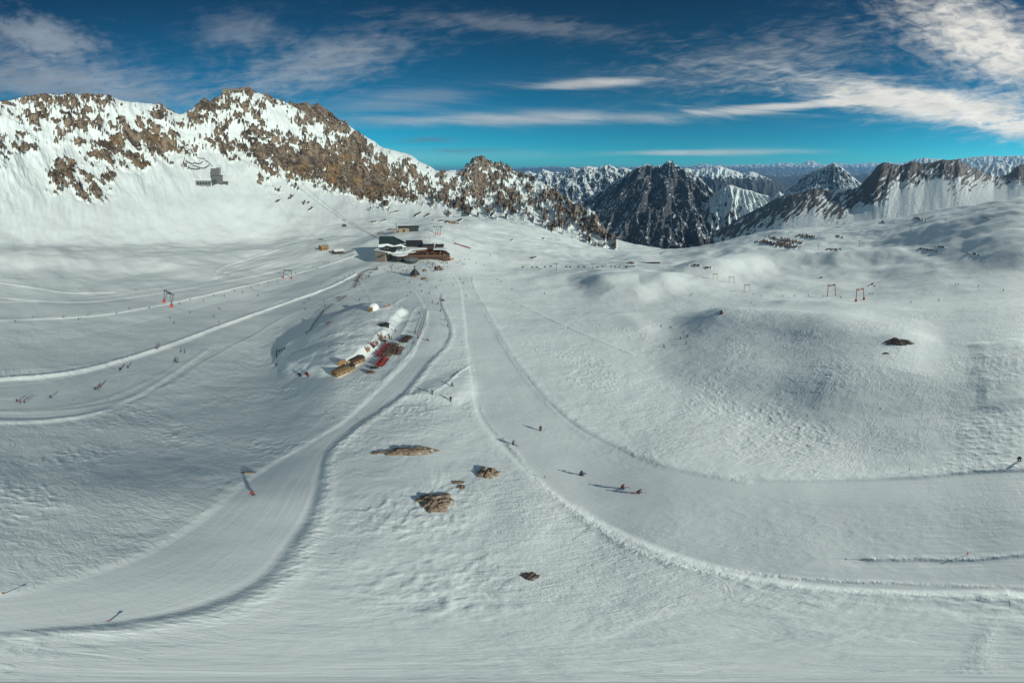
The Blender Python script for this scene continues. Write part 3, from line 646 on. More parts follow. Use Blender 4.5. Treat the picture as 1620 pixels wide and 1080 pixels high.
#@@OBJECTS@@
# ------------------------------------------------------------------ helpers for things and their parts
class MB:
    """collects shapes and links them as ONE mesh object"""
    def __init__(s): s.bm = bmesh.new()
    def box(s, c, d, rz=0.0, taper=1.0, ry=0.0):
        M = Matrix.Translation(c) @ Matrix.Rotation(rz, 4, 'Z') @ Matrix.Rotation(ry, 4, 'Y')
        vs = []
        for z in (-.5, .5):
            k = taper if z > 0 else 1
            for x, y in ((-.5,-.5),(.5,-.5),(.5,.5),(-.5,.5)): vs.append(s.bm.verts.new(M @ Vector((x*d[0]*k, y*d[1]*k, z*d[2]))))
        for f in ((3,2,1,0),(4,5,6,7),(0,1,5,4),(1,2,6,5),(2,3,7,6),(3,0,4,7)): s.bm.faces.new([vs[i] for i in f])
        return s
    def prism(s, pts, z0, z1, top=None):
        """outline (x, y) raised from z0 to z1 (z1 may be a list per corner)"""
        n = len(pts); top = top or pts; z1 = z1 if isinstance(z1, (list, tuple)) else [z1]*n
        a = [s.bm.verts.new((p[0], p[1], z0)) for p in pts]; b = [s.bm.verts.new((p[0], p[1], z)) for p, z in zip(top, z1)]
        s.bm.faces.new(a[::-1]); s.bm.faces.new(b)
        for i in range(n): s.bm.faces.new((a[i], a[(i+1) % n], b[(i+1) % n], b[i]))
        return s
    def slab(s, quad, th):
        """thick plate on four (or more) points, thickness downwards"""
        q = [Vector(p) for p in quad]; n = len(q); nv = (q[1]-q[0]).cross(q[2]-q[0]).normalized()
        if nv.z < 0: q = q[::-1]; nv = -nv
        a = [s.bm.verts.new(p) for p in q]; b = [s.bm.verts.new(p-nv*th) for p in q]
        s.bm.faces.new(a); s.bm.faces.new(b[::-1])
        for i in range(n): s.bm.faces.new((a[(i+1) % n], a[i], b[i], b[(i+1) % n]))
        return s
    def tube(s, p, q, r, r2=None, n=8):
        p, q = Vector(p), Vector(q); r2 = r if r2 is None else r2; d = (q-p).normalized()
        u = d.cross(Vector((0, 0, 1)) if abs(d.z) < 0.95 else Vector((1, 0, 0))).normalized(); w = d.cross(u)
        A = [s.bm.verts.new(p+(u*math.cos(2*PI*k/n)+w*math.sin(2*PI*k/n))*r) for k in range(n)]
        B = [s.bm.verts.new(q+(u*math.cos(2*PI*k/n)+w*math.sin(2*PI*k/n))*r2) for k in range(n)]
        for k in range(n): s.bm.faces.new((A[k], A[(k+1) % n], B[(k+1) % n], B[k]))
        s.bm.faces.new(A[::-1]); s.bm.faces.new(B)
        return s
    def path(s, pts, r, n=6):
        for a, b in zip(pts[:-1], pts[1:]): s.tube(a, b, r, n=n)
        return s
    def lathe(s, prof, n=20, c=(0, 0, 0), sy=1.0):
        rings = []
        for r, z in prof:
            rings.append([s.bm.verts.new((c[0]+math.cos(2*PI*k/n)*r, c[1]+math.sin(2*PI*k/n)*r*sy, c[2]+z)) for k in range(n)] if r > 1e-4 else [s.bm.verts.new((c[0], c[1], c[2]+z))])
        for a, b in zip(rings[:-1], rings[1:]):
            for k in range(n):
                if len(a) == 1 and len(b) == 1: continue
                if len(a) == 1: s.bm.faces.new((a[0], b[(k+1) % n], b[k]))
                elif len(b) == 1: s.bm.faces.new((a[k], a[(k+1) % n], b[0]))
                else: s.bm.faces.new((a[k], a[(k+1) % n], b[(k+1) % n], b[k]))
        return s
    def build(s, name, mat, parent=None, smooth=False, loc=None):
        bmesh.ops.recalc_face_normals(s.bm, faces=s.bm.faces)
        me = bpy.data.meshes.new(name); s.bm.to_mesh(me); s.bm.free(); me.materials.append(mat)
        if smooth: me.polygons.foreach_set('use_smooth', [True]*len(me.polygons))
        o = bpy.data.objects.new(name, me); COL.objects.link(o)
        if parent is not None: o.parent = parent
        if loc is not None: o.location = loc
        return o
def thing(name, label, cat, loc=(0, 0, 0), rz=0.0, group=None):
    o = bpy.data.objects.new(name, None); COL.objects.link(o); o.empty_display_size = 0.3
    o.location = loc; o.rotation_euler = (0, 0, rz); return tag(o, label, cat, group)
def tag(o, label, cat, group=None):
    o['label'] = label; o['category'] = cat
    if group: o['group'] = group
    return o
KIDS = {}
def kids(r):
    if r.name not in KIDS: KIDS[r.name] = [(c, list(c.children)) for c in r.children]
    return KIDS[r.name]
def dup(root, loc, rz, label=None, group=None, swap=None, scale=1.0):
    r = root.copy(); COL.objects.link(r); r.location = loc; r.rotation_euler = (0, 0, rz); r.scale = (scale,)*3
    if label: r['label'] = label
    if group: r['group'] = group
    for ch, gs in kids(root):
        c = ch.copy(); COL.objects.link(c); c.parent = r
        if swap and ch.name.split('.')[0] in swap:
            c.data = mesh_variant(ch.data, swap[ch.name.split('.')[0]])
        for gch in gs: e = gch.copy(); COL.objects.link(e); e.parent = c
    return r
VAR = {}
def mesh_variant(me, mat):
    k = (me.name, mat.name)
    if k not in VAR:
        m2 = me.copy(); m2.materials.clear(); m2.materials.append(mat); VAR[k] = m2
    return VAR[k]
def yaw_to(p, off=0.0):
    """rotation that turns a thing's local -Y side to the camera; local X is then to the right"""
    return -math.atan2(p.x, p.y)+off

P_wood = plain('weathered_wood', (0.13, 0.085, 0.045), 0.85, var=0.35, scale=3)
P_pale = plain('pale_timber', (0.27, 0.165, 0.065), 0.8, var=0.25, scale=3)
P_dark = plain('dark_roofing', (0.022, 0.026, 0.026), 0.5, var=0.3, scale=0.8)
P_green = plain('green_grey_metal_roof', (0.018, 0.035, 0.034), 0.45, var=0.25, scale=0.6)
P_stone = plain('masonry', (0.25, 0.21, 0.16), 0.9, var=0.4, scale=1.5)
P_grey = plain('grey_cladding', (0.16, 0.17, 0.165), 0.6, var=0.2)
P_slate = plain('slate_cladding', (0.06, 0.065, 0.065), 0.5, var=0.3, scale=0.3)
P_tan = plain('tan_render', (0.28, 0.22, 0.13), 0.85, var=0.15)
P_glass = plain('window_glass', (0.02, 0.035, 0.04), 0.08, var=0.2)
P_snow = plain('snow_cover', (0.73, 0.79, 0.76), 0.6, var=0.03, scale=0.5, bump=0.15)
P_steel = plain('galvanised_steel', (0.20, 0.20, 0.20), 0.45, 0.6, var=0.2)
P_black = plain('black_metal', (0.012, 0.012, 0.013), 0.5, var=0.3)
P_red = plain('red_padding', (0.55, 0.05, 0.02), 0.6, var=0.2)
P_orange = plain('orange_fabric', (0.60, 0.20, 0.03), 0.8, var=0.3, scale=6)
P_deck = plain('terrace_boards', (0.058, 0.034, 0.024), 0.85, var=0.4, scale=3)
P_rust = plain('rusted_net', (0.12, 0.05, 0.035), 0.9, var=0.4)
P_skin = plain('skin', (0.45, 0.26, 0.18), 0.6, var=0.05)
P_crim = plain('crimson_canvas', (0.27, 0.012, 0.022), 0.8, var=0.3, scale=5)
P_rock = None
JACK = {k: plain('jacket_'+k, c, 0.8, var=0.2, scale=8) for k, c in dict(black=(0.012,0.013,0.016), navy=(0.015,0.025,0.07), red=(0.42,0.02,0.02), green=(0.03,0.16,0.07), orange=(0.5,0.15,0.02), white=(0.6,0.6,0.58), blue=(0.02,0.10,0.35), grey=(0.09,0.09,0.095), brown=(0.10,0.05,0.03), yellow=(0.5,0.38,0.04)).items()}
TROU = {k: plain('trousers_'+k, c, 0.85, var=0.2, scale=8) for k, c in dict(black=(0.012,0.012,0.014), grey=(0.06,0.06,0.065), blue=(0.02,0.04,0.12), red=(0.35,0.02,0.02)).items()}

# ------------------------------------------------------------------ people
def skin_mesh(joints, edges, name, mat, parent, sub=1, root=0):
    me = bpy.data.meshes.new(name); me.from_pydata([j[0] for j in joints], edges, [])
    o = bpy.data.objects.new(name, me); COL.objects.link(o)
    md = o.modifiers.new('s', 'SKIN'); md.use_smooth_shade = True
    sv_ = me.skin_vertices[0].data
    for i, j in enumerate(joints):
        r = j[1]; sv_[i].radius = (r, r) if not isinstance(r, tuple) else r; sv_[i].use_root = (i == root)
    if sub: m2 = o.modifiers.new('u', 'SUBSURF'); m2.levels = sub; m2.render_levels = sub
    dg = bpy.context.evaluated_depsgraph_get(); dg.update()
    m3 = bpy.data.meshes.new_from_object(o.evaluated_get(dg)); m3.name = name
    m3.materials.clear(); m3.materials.append(mat)
    for p_ in m3.polygons: p_.use_smooth = True
    o.modifiers.clear(); o.data = m3; o.parent = parent; bpy.data.meshes.remove(me); return o
def make_person(pose):
    """figure facing local +X; poses: stand, walk, ski, tuck, sit, tow"""
    lean = {'stand':0.02,'walk':0.06,'ski':0.28,'tuck':0.55,'sit':0.10,'tow':-0.06}[pose]
    hip = {'stand':0.93,'walk':0.92,'ski':0.80,'tuck':0.66,'sit':0.50,'tow':0.86}[pose]
    zs = 0.03 if pose in ('ski','tuck','tow') else 0.0
    t = thing('person', 'person', 'person')
    ch = Vector((math.sin(lean)*0.50, 0, hip+math.cos(lean)*0.50)); ne = ch+Vector((math.sin(lean)*0.10, 0, 0.09)); hd = ne+Vector((0.03+0.06*lean, 0, 0.15))
    pelvis = Vector((0, 0, hip))
    legs = []
    for sgn in (-1, 1):
        h = pelvis+Vector((0, 0.10*sgn, -0.03))
        if pose == 'walk': kn = h+Vector((0.14*sgn+0.05, 0, -0.42)); an = Vector((0.26*sgn-0.02, 0.11*sgn, 0.09+zs))
        elif pose == 'sit': kn = h+Vector((0.44, 0.04*sgn, 0.02)); an = Vector((0.48, 0.15*sgn, 0.09))
        elif pose in ('ski', 'tuck'): b = 0.22 if pose == 'ski' else 0.32; kn = Vector((b, 0.13*sgn, 0.50)); an = Vector((0.04, 0.14*sgn, 0.10+zs))
        else: kn = h+Vector((0.04, 0.01*sgn, -0.42)); an = Vector((-0.01, 0.12*sgn, 0.09+zs))
        legs.append((h, kn, an, an+Vector((0.17, 0.02*sgn, -0.05))))
    arms = []
    for sgn in (-1, 1):
        s0 = ch+Vector((0, 0.19*sgn, 0.0))
        if pose in ('ski', 'tuck'): el_ = s0+Vector((0.10, 0.12*sgn, -0.24)); wr = el_+Vector((0.22, 0.02*sgn, -0.02))
        elif pose == 'walk': el_ = s0+Vector((-0.10*sgn, 0.06*sgn, -0.27)); wr = el_+Vector((0.10-0.08*sgn, 0, -0.22))
        elif pose == 'tow': el_ = s0+Vector((0.02, 0.06*sgn, -0.26)); wr = el_+Vector((0.18, -0.06*sgn, 0.04))
        elif pose == 'sit': el_ = s0+Vector((0.05, 0.08*sgn, -0.26)); wr = el_+Vector((0.22, -0.04*sgn, 0.02))
        else: el_ = s0+Vector((-0.02, 0.07*sgn, -0.28)); wr = el_+Vector((0.08, 0.02*sgn, -0.24))
        arms.append((s0, el_, wr, wr+(wr-el_).normalized()*0.09))
    J = [(pelvis, 0.13), (pelvis.lerp(ch, .5), 0.12), (ch, 0.145), (ne, 0.055), (hd-Vector((0,0,.05)), 0.085), (hd+Vector((0,0,.06)), 0.08)]
    E = [(0,1),(1,2),(2,3),(3,4),(4,5)]
    for s0, el_, wr, ha in arms:
        k = len(J); J += [(s0, 0.06), (el_, 0.042), (wr, 0.03), (ha, 0.035)]; E += [(2,k),(k,k+1),(k+1,k+2),(k+2,k+3)]
    for h, kn, an, toe in legs:
        k = len(J); J += [(h, 0.085), (kn, 0.06), (an, 0.045), (toe, 0.04)]; E += [(0,k),(k,k+1),(k+1,k+2),(k+2,k+3)]
    skin_mesh(J, E, 'body', P_skin, t)
    J = [(pelvis+Vector((0,0,-.02)), 0.17), (pelvis.lerp(ch, .5), 0.165), (ch, 0.185), (ne-Vector((0,0,.03)), 0.085)]; E = [(0,1),(1,2),(2,3)]
    for s0, el_, wr, ha in arms:
        k = len(J); J += [(s0, 0.085), (el_, 0.068), (wr, 0.055)]; E += [(2,k),(k,k+1),(k+1,k+2)]
    skin_mesh(J, E, 'jacket', JACK['black'], t)
    J = [(pelvis-Vector((0,0,.0)), 0.155)]; E = []
    for h, kn, an, toe in legs:
        k = len(J); J += [(h+Vector((0,0,-.05)), 0.11), (kn, 0.088), (an+Vector((0,0,.05)), 0.078)]; E += [(0,k),(k,k+1),(k+1,k+2)]
    skin_mesh(J, E, 'trousers', TROU['black'], t)
    b = MB(); b.lathe([(0.0,-0.02),(0.115,0.0),(0.125,0.06),(0.09,0.13),(0.0,0.155)], 10, (hd.x, hd.y, hd.z)); b.build('helmet', JACK['grey'], t, True)
    f = MB()
    f.lathe([(0.0,0.0),(0.02,0.004),(0.0,0.03)], 6, (hd.x+0.095, 0, hd.z-0.02)); f.build('nose', P_skin, t)
    for (h, kn, an, toe) in legs:
        c = an+Vector((0.06, 0, -0.035)); MB().box(c, (0.30, 0.11, 0.13)).build('boot', P_black, t)
        if pose in ('ski', 'tuck', 'tow'):
            k = MB(); k.slab([(-0.75, c.y-.05, zs), (0.85, c.y-.05, zs), (0.85, c.y+.05, zs), (-0.75, c.y+.05, zs)], 0.025)
            k.slab([(0.85, c.y-.05, zs), (1.0, c.y-.04, zs+.10), (1.0, c.y+.04, zs+.10), (0.85, c.y+.05, zs)], 0.02); k.build('ski', JACK['blue'] if pose == 'ski' else JACK['red'], t)
    if pose in ('ski', 'tuck', 'walk'):
        for sgn, (s0, el_, wr, ha) in zip((-1, 1), arms):
            tip = Vector((ha.x-(0.45 if pose != 'walk' else -0.1), ha.y+0.10*sgn, 0.04 if pose != 'tuck' else 0.5)); p_ = MB(); p_.tube(ha+Vector((0.02,0,0.06)), tip, 0.012, n=6); p_.tube(tip+Vector((0,0,.06)), tip+Vector((0,0,.075)), 0.045, n=8); p_.build('ski_pole', P_steel, t)
    return t
PROTO = {}
PEOPLE = 0
def person(px, py, label, jacket='black', trousers='black', pose='ski', face=0.0, group=None, gp=None, helmet=None):
    """stand a figure on the snow seen at this picture point; face = heading in degrees clockwise from straight ahead"""
    global PEOPLE
    p = gp if gp is not None else ground(px, py)
    rz = PI/2-math.radians(face)
    sw = {'jacket': JACK[jacket], 'trousers': TROU[trousers], 'helmet': JACK[helmet or rnd.choice(['grey','black','white','black','red'])]}
    PEOPLE += 1
    if pose not in PROTO:
        o = make_person(pose); PROTO[pose] = o; kids(o); o.location = p; o.rotation_euler = (0, 0, rz)
        for c in o.children:
            if c.name.split('.')[0] in sw: c.data.materials.clear(); c.data.materials.append(sw[c.name.split('.')[0]])
        o['label'] = label
        if group: o['group'] = group
        return o
    return dup(PROTO[pose], p, rz, label, group, sw)

# ------------------------------------------------------------------ the glacier restaurant
g0 = ground(632, 408); T = thing('restaurant', 'large mountain restaurant with steep dark green gable roof and snow-covered flat roofs', 'restaurant', (g0.x, g0.y, g0.z), yaw_to(g0))
def RX(px, dx=0): return (px-632)*0.50
B = lambda: MB()
# frame: x right, y away from the camera, z up; one picture unit across is about half a metre
b = B(); b.prism([(-18,4),(-10.5,-1),(9,9),(10,24),(-14,24)], -4, 5.0); b.build('wall', P_stone, T)
b = B(); b.prism([(-19,4),(-10.5,-2),(4,-3),(12,6),(12,12),(-15,13)], 5.003, 5.5); b.build('snow_roof', P_snow, T)
b = B(); b.prism([(-15,10),(2,10),(2,23),(-15,23)], 4.5, 7.5); b.build('hall', P_grey, T)
b = B(); b.slab([(-16,8.0,6.2),(-16,16.5,13.6),(-4.5,16.5,13.6),(6,8.0,6.2)], 0.4); b.slab([(-16,16.5,13.6),(-16,25,6.2),(6,25,6.2),(-4.5,16.5,13.6)], 0.4)
gr_ = b.build('gable_roof', P_green, T)
b = B(); b.slab([(-16.1,7.9,6.5),(-16.1,9.6,8.2),(-9,10.3,8.9),(-4,9.0,7.6),(1,10.2,8.7),(6.1,7.9,6.5)], 0.2); b.build('roof_snow', P_snow, gr_)
b = B(); b.prism([(-8,-3.5),(9,-2),(13,3),(3,5),(-7,1)], 3.0, 4.6); b.build('lower_gallery', P_slate, T)
b = B(); b.prism([(-9,-4.2),(2,-3.6),(1,-0.5),(-8,-1)], 4.603, 4.95); b.prism([(5,-2.4),(10,-2),(12.5,1.5),(7,1)], 4.603, 4.95); b.build('gallery_snow', P_snow, T)
for x, y, w_, d_ in ((22,12,9,5),(31,11,6,4)):
    k_ = MB().box((x,y,5.0),(w_,d_,4.4)).build('pavilion', P_deck, T); MB().box((x,y,7.35),(w_+1,d_+1,0.3)).build('pavilion_roof', P_dark, k_)
b = B(); b.prism([(-15.4,8.6),(-15.1,8.6),(-15.1,16.5),(-15.4,16.5)], 6.0, [6.3,6.3,13.0,13.0]); b.prism([(-15.4,16.51),(-15.1,16.51),(-15.1,24.3),(-15.4,24.3)], 6.0, [13.0,13.0,6.3,6.3]); b.build('gable_wall', P_stone, T)
b = B(); b.slab([(5,13,6.2),(5,21,9.4),(18,21,9.4),(19.5,13,6.2)], 0.35); b.build('side_roof', P_dark, T)
b = B(); b.prism([(5.5,13.5),(18.5,13.5),(18,20),(6,20)], -3, 6.0); b.build('side_wall', P_grey, T)
b = B(); b.prism([(-13,0),(2,5),(2,5.3),(-13,.3)], 5.6, 8.2); b.build('glazed_front', P_glass, T)
b = B(); b.slab([(-14,0.3,7.3),(-3,-5,6.1),(-2,2,7.6),(-10,5,8.6)], 0.4); b.build('terrace_roof', P_dark, T)
b = B(); b.lathe([(0,3.9),(5.6,3.9),(6.0,3.5),(6.0,0),(0,0)], 10, (0,-3,0), 1.1); b.build('round_hall', P_dark, T)
b = B(); b.lathe([(0,4.75),(5.0,4.6),(6.5,4.25),(6.5,3.95),(0,3.95)], 10, (0,-3,0), 1.1); b.build('octagon_snow_roof', P_snow, T)
b = B(); b.prism([(7,3),(21,6.5),(20,11),(7,9)], 5.2, 5.7); b.build('long_snow_roof', P_snow, T)
b = B(); b.prism([(8,4),(20,7),(19,10),(8,8)], -3, 5.19); b.build('bar_wall', P_wood, T)
for k in range(6):
    x0 = -12.6+k*2.3; b = B(); b.box((x0, -1.0+0.38*(x0+12.6)-0.35, 2.2), (1.5, 0.12, 1.6), math.atan2(5,15)*0.9); w = b.build('window', P_glass, T)
    b = B(); b.box((x0, -1.08+0.38*(x0+12.6)-0.45, 1.3), (1.7, 0.16, 0.12), math.atan2(5,15)*0.9); b.build('window_sill', P_pale, w)
for k in range(3):
    b = B(); b.box((-4+k*4, 1+k*0.3, 6.2), (0.5, 0.5, 1.8)); b.build('chimney', P_black, T)
RS_ = 1.2; T.scale = (RS_,)*3
MR = Matrix.Translation(g0) @ Matrix.Rotation(yaw_to(g0), 4, 'Z') @ Matrix.Scale(RS_, 4)
DECK = [(3,-9),(31,-10),(37,-3),(35,8),(21,10),(8,5)]
DZ = max(float(ground_z((MR @ Vector((x, y, 0))).x, (MR @ Vector((x, y, 0))).y)[0])-g0.z for x, y in DECK+[(15,0),(25,5)])/RS_+0.25
print('DZ', DZ)
b = B(); b.prism(DECK, -4.0, DZ-0.15); b.build('terrace_base', P_deck, T)
b = B(); b.prism(DECK, DZ-0.149, DZ); b.build('terrace', P_deck, T)
b = B(); b.prism([(25,0),(36,-1.5),(34,5),(26,5)], DZ+2.6, DZ+2.95); b.build('shelter_roof', P_snow, T)
for x, y in ((25.6,0.5),(35,-.8),(33.4,4.4),(26.5,4.4)): MB().tube((x,y,-1),(x,y,DZ+2.6),0.12).build('shelter_post', P_wood, T)
RT = T
def rloc(x, y, z=0.0): return T.matrix_basis @ Vector((x, y, z))
T.matrix_basis  # base frame
def on_rest(x, y, z): 
    return MR @ Vector((x, y, z))
RZ = yaw_to(g0)
# round bar in front
p = ground(650, 414); t = thing('round_bar', 'round dark bar pavilion with low conical roof in front of the restaurant', 'bar', p, yaw_to(p))
b = MB(); b.lathe([(0,-3),(5.6,-3),(5.6,2.6),(0,2.6)], 24); b.build('glass_wall', P_glass, t)
b = MB(); b.lathe([(0,4.3),(1.0,4.1),(6.6,2.9),(6.7,2.6),(0,2.61)], 24); b.build('roof', P_grey, t)
b = MB(); b.lathe([(5.7,0.9),(6.2,0.9),(6.2,1.15),(5.7,1.15)], 24); b.build('rail', P_steel, t)
for k in range(12):
    a = 2*PI*k/12; MB().tube((5.95*math.cos(a), 5.95*math.sin(a), -2), (5.95*math.cos(a), 5.95*math.sin(a), 2.7), 0.09).build('post', P_steel, t)
MB().lathe([(0,5.3),(0.35,5.2),(0.35,4.0),(0,4.0)], 10).build('roof_vent', P_steel, t)
for k in range(10):
    MB().box((6+k*2.9,-9.05+(-0.1*k),DZ+0.55),(2.7,0.08,1.0)).build('railing', P_wood, RT)
# chapel
p = ground(656, 437); t = thing('chapel', 'small octagonal stone chapel with tall dark pyramid roof and tiny belfry', 'chapel', p, yaw_to(p))
MB().lathe([(0,-2),(3.1,-2),(3.1,2.4),(0,2.4)], 8).build('wall', P_stone, t)
r_ = MB().lathe([(0,7.1),(0.55,6.1),(2.2,4.1),(3.9,2.0),(3.9,1.8),(0,1.82)], 8).build('roof', P_dark, t)
b = MB(); b.box((0,0,7.3), (0.75,0.75,1.2)); b.build('belfry', P_dark, r_)
MB().lathe([(0,8.9),(0.62,7.9),(0,7.9)], 6).build('belfry_roof', P_dark, r_)
MB().box((0.6,-3.0,1.0), (0.9,0.25,1.9)).build('door', P_wood, t)
for a in (-0.9, 0.9, 1.7): MB().box((3.0*math.sin(a), -3.0*math.cos(a), 1.3), (0.5,0.25,0.8), a).build('window', P_glass, t)
# upper lift building
p = ground(643, 367); t = thing('lift_building', 'tan building with long rounded dark roof and open glazed end behind the restaurant', 'building', p, yaw_to(p, 0.1))
b = MB(); b.prism([(-9,0),(3,0),(3,7),(-9,7)], -4, 5); b.build('wall', P_tan, t)
b = MB()
for k in range(8):
    a0, a1 = PI*k/8, PI*(k+1)/8
    b.slab([(-10,3.5-4.6*math.cos(a0),5+1.9*math.sin(a0)),(15,3.5-4.6*math.cos(a0),5+1.9*math.sin(a0)),(15,3.5-4.6*math.cos(a1),5+1.9*math.sin(a1)),(-10,3.5-4.6*math.cos(a1),5+1.9*math.sin(a1))], 0.25)
b.build('roof', P_dark, t)
MB().prism([(3.2,0.3),(14.2,0.3),(14.2,6.7),(3.2,6.7)], -1, 4.6).build('glass_hall', P_glass, t)
[MB().tube((3.4+2.1*k, -0.1, -4), (3.4+2.1*k, -0.1, 5), 0.2).build('column', P_steel, t) for k in range(6)]
b = MB(); b.box((-3,-.08,1.6),(2.6,.2,2.6)); b.build('door', P_dark, t)
MB().tube((-12,2,-2),(-12,2,11),0.35).build('mast', P_black, t)
MB().box((-13.5,1,1.5),(3,5,3),0.0,0.8).build('annex', P_tan, t)

def rock_mat(name, a, bcol):
    m, g, b = new_mat(name); tc = g.n.new('ShaderNodeTexCoord'); P = tc.outputs['Object']
    n = g.noise(P, 1.3, 8, 0.7, 0.8); n2 = g.noise(g.vmul(P, (1, 1, 3)), 5.0, 6, 0.7)
    c = g.mix(g.step(n, 0.35, 0.62), a, bcol); c = g.mix(g.math('MULTIPLY', g.step(n2, 0.5, 0.62), 0.6), c, tuple(q*0.35 for q in a))
    ge = g.n.new('ShaderNodeNewGeometry'); sp = g.n.new('ShaderNodeSeparateXYZ'); g.l.new(ge.outputs['Normal'], sp.inputs[0])
    n3 = g.noise(P, 0.9, 6, 0.65)
    c = g.mix(g.step(g.math('ADD', n3, g.math('MULTIPLY', sp.outputs[2], 0.12)), 0.72, 0.76), c, SNOW)
    g.l.new(c, b.inputs['Base Color']); b.inputs['Roughness'].default_value = 0.9
    bp = g.n.new('ShaderNodeBump'); bp.inputs['Distance'].default_value = 0.25; g.l.new(g.math('ADD', n, g.math('MULTIPLY', n2, 0.4)), bp.inputs['Height']); g.l.new(bp.outputs[0], b.inputs['Normal'])
    return m
P_rock = rock_mat('limestone', (0.16, 0.12, 0.082), (0.37, 0.285, 0.20))
P_rock2 = rock_mat('dark_limestone', (0.09, 0.07, 0.055), (0.22, 0.17, 0.13))
from mathutils import noise as mn
def rock(px, py, wpx, hpx, label, tilt=0.0, hgt=0.10, mat=None, seed=0, group=None, name='rock'):
    """outcrop whose outline covers about wpx x hpx picture units"""
    p = ground(px, py); q = ground(px+wpx/2, py); w = ground(px, py-hpx/2); w2 = ground(px, py+hpx/2)
    ds = (p-Vector((0, 0, H))).length; rx = wpx/2*p.xy.length*math.radians(1/9); ry = min(hpx/2*ds*math.radians(1/9)/max(0.3, math.sin(-LAT(py))), rx*1.5)
    n = 36; m_ = 12; bm = bmesh.new(); c = bm.verts.new((0, 0, 0)); rings = []
    off = Vector((seed*7.1, seed*3.3, 0))
    tl = math.radians(tilt); top = min(hgt*min(rx, ry)*2, 1.8)
    for i in range(1, m_+1):
        f = i/m_; ring = []
        for k in range(n):
            a = 2*PI*k/n; d = Vector((math.cos(a), math.sin(a), 0))
            e = 1+0.38*mn.fractal(d*1.7+off, 0.9, 2.1, 4)
            x, y = d.x*f*e, d.y*f*e
            xx = x*math.cos(tl)-y*math.sin(tl); yy_ = x*math.sin(tl)+y*math.cos(tl)
            z = top*(1-f**2.6)*(0.8+0.55*mn.fractal(Vector((x*2.3, y*2.3, seed)), 0.7, 2.0, 5)) - (0.28*top if i == m_ else 0)
            ring.append(bm.verts.new((xx*rx, yy_*ry, z)))
        rings.append(ring)
    for k in range(n): bm.faces.new((c, rings[0][k], rings[0][(k+1) % n]))
    for A_, B_ in zip(rings[:-1], rings[1:]):
        for k in range(n): bm.faces.new((A_[k], B_[k], B_[(k+1) % n], A_[(k+1) % n]))
    c.co.z = top*0.75
    rz = yaw_to(p)
    for v in bm.verts:                      # lay it on the slope
        wp = Matrix.Rotation(rz, 3, 'Z') @ v.co; v.co.z += float(ground_z(p.x+wp.x, p.y+wp.y)[0])-p.z-0.02
    bmesh.ops.recalc_face_normals(bm, faces=bm.faces)
    me = bpy.data.meshes.new(name); bm.to_mesh(me); bm.free(); me.materials.append(mat or P_rock)
    o = bpy.data.objects.new(name, me); COL.objects.link(o); o.location = p; o.rotation_euler = (0, 0, rz)
    return tag(o, label, 'rock', group)
rock(690, 795, 60, 34, 'largest foreground rock, round brown outcrop between the two pistes', 4, 0.24, seed=1)
rock(772, 748, 42, 20, 'wedge-shaped tan rock beside the left edge of the broad piste', 22, 0.26, seed=2)
rock(724, 763, 24, 7, 'thin sliver of rock between the round rock and the wedge-shaped one', 12, 0.2, seed=3)
rock(730, 770, 15, 8, 'small broken rock just below the thin rock sliver', 25, 0.2, seed=4)
rock(648, 714, 92, 15, 'long flat brown rock, uppermost of the big foreground rocks', 2, 0.3, seed=5)
rock(595, 716, 20, 6, 'small low rock at the left tip of the long flat rock', 5, 0.2, seed=6)
rock(840, 911, 30, 23, 'lone dark brown rock nearest the bottom of the picture', -28, 0.24, P_rock2, seed=7)
rock(392, 747, 25, 5, 'thin reddish rock streak left of the groomed road', 3, 0.25, seed=8)
rock(1422, 541, 48, 9, 'dark craggy rock band on the open slope at right', 12, 0.3, P_rock2, seed=9)
rock(1401, 559, 12, 3, 'little dark rock just below the craggy rock band at right', 0, 0.3, P_rock2, seed=10)
rock(1142, 494, 8, 5, 'small dark rock on the crest of the shaded roll right of the piste', 40, 0.3, P_rock2, seed=11)
rock(603, 369, 15, 7, 'brown rocky bank left of the tan lift building', 25, 0.3, seed=12)
rock(618, 363, 14, 4, 'brown rock strip running up to the annex of the tan lift building', -5, 0.3, seed=21)
rock(672, 441, 12, 6, 'brown rock patch at the right foot of the chapel', -20, 0.2, seed=13)
rock(672, 428, 9, 4, 'small tan rock behind the chapel', 0, 0.2, seed=14)
rock(718, 352, 18, 3, 'brown rock hump on the snow ridge behind the lift towers', -12, 0.25, seed=15)
rock(437, 577, 3, 24, 'dark upright rock edge at the left end of the igloo mound', 0, 1.2, P_rock2, seed=16)
rock(520, 511, 8, 5, 'dark stone on the left rim of the igloo mound', 0, 0.5, P_rock2, seed=17)
rock(701, 475, 7, 6, 'small dark rock beside the top of the groomed road', 0, 0.4, P_rock2, seed=18)
rock(694, 425, 16, 6, 'dark rubble at the lower right edge of the terrace', -15, 0.3, P_rock2, seed=19)

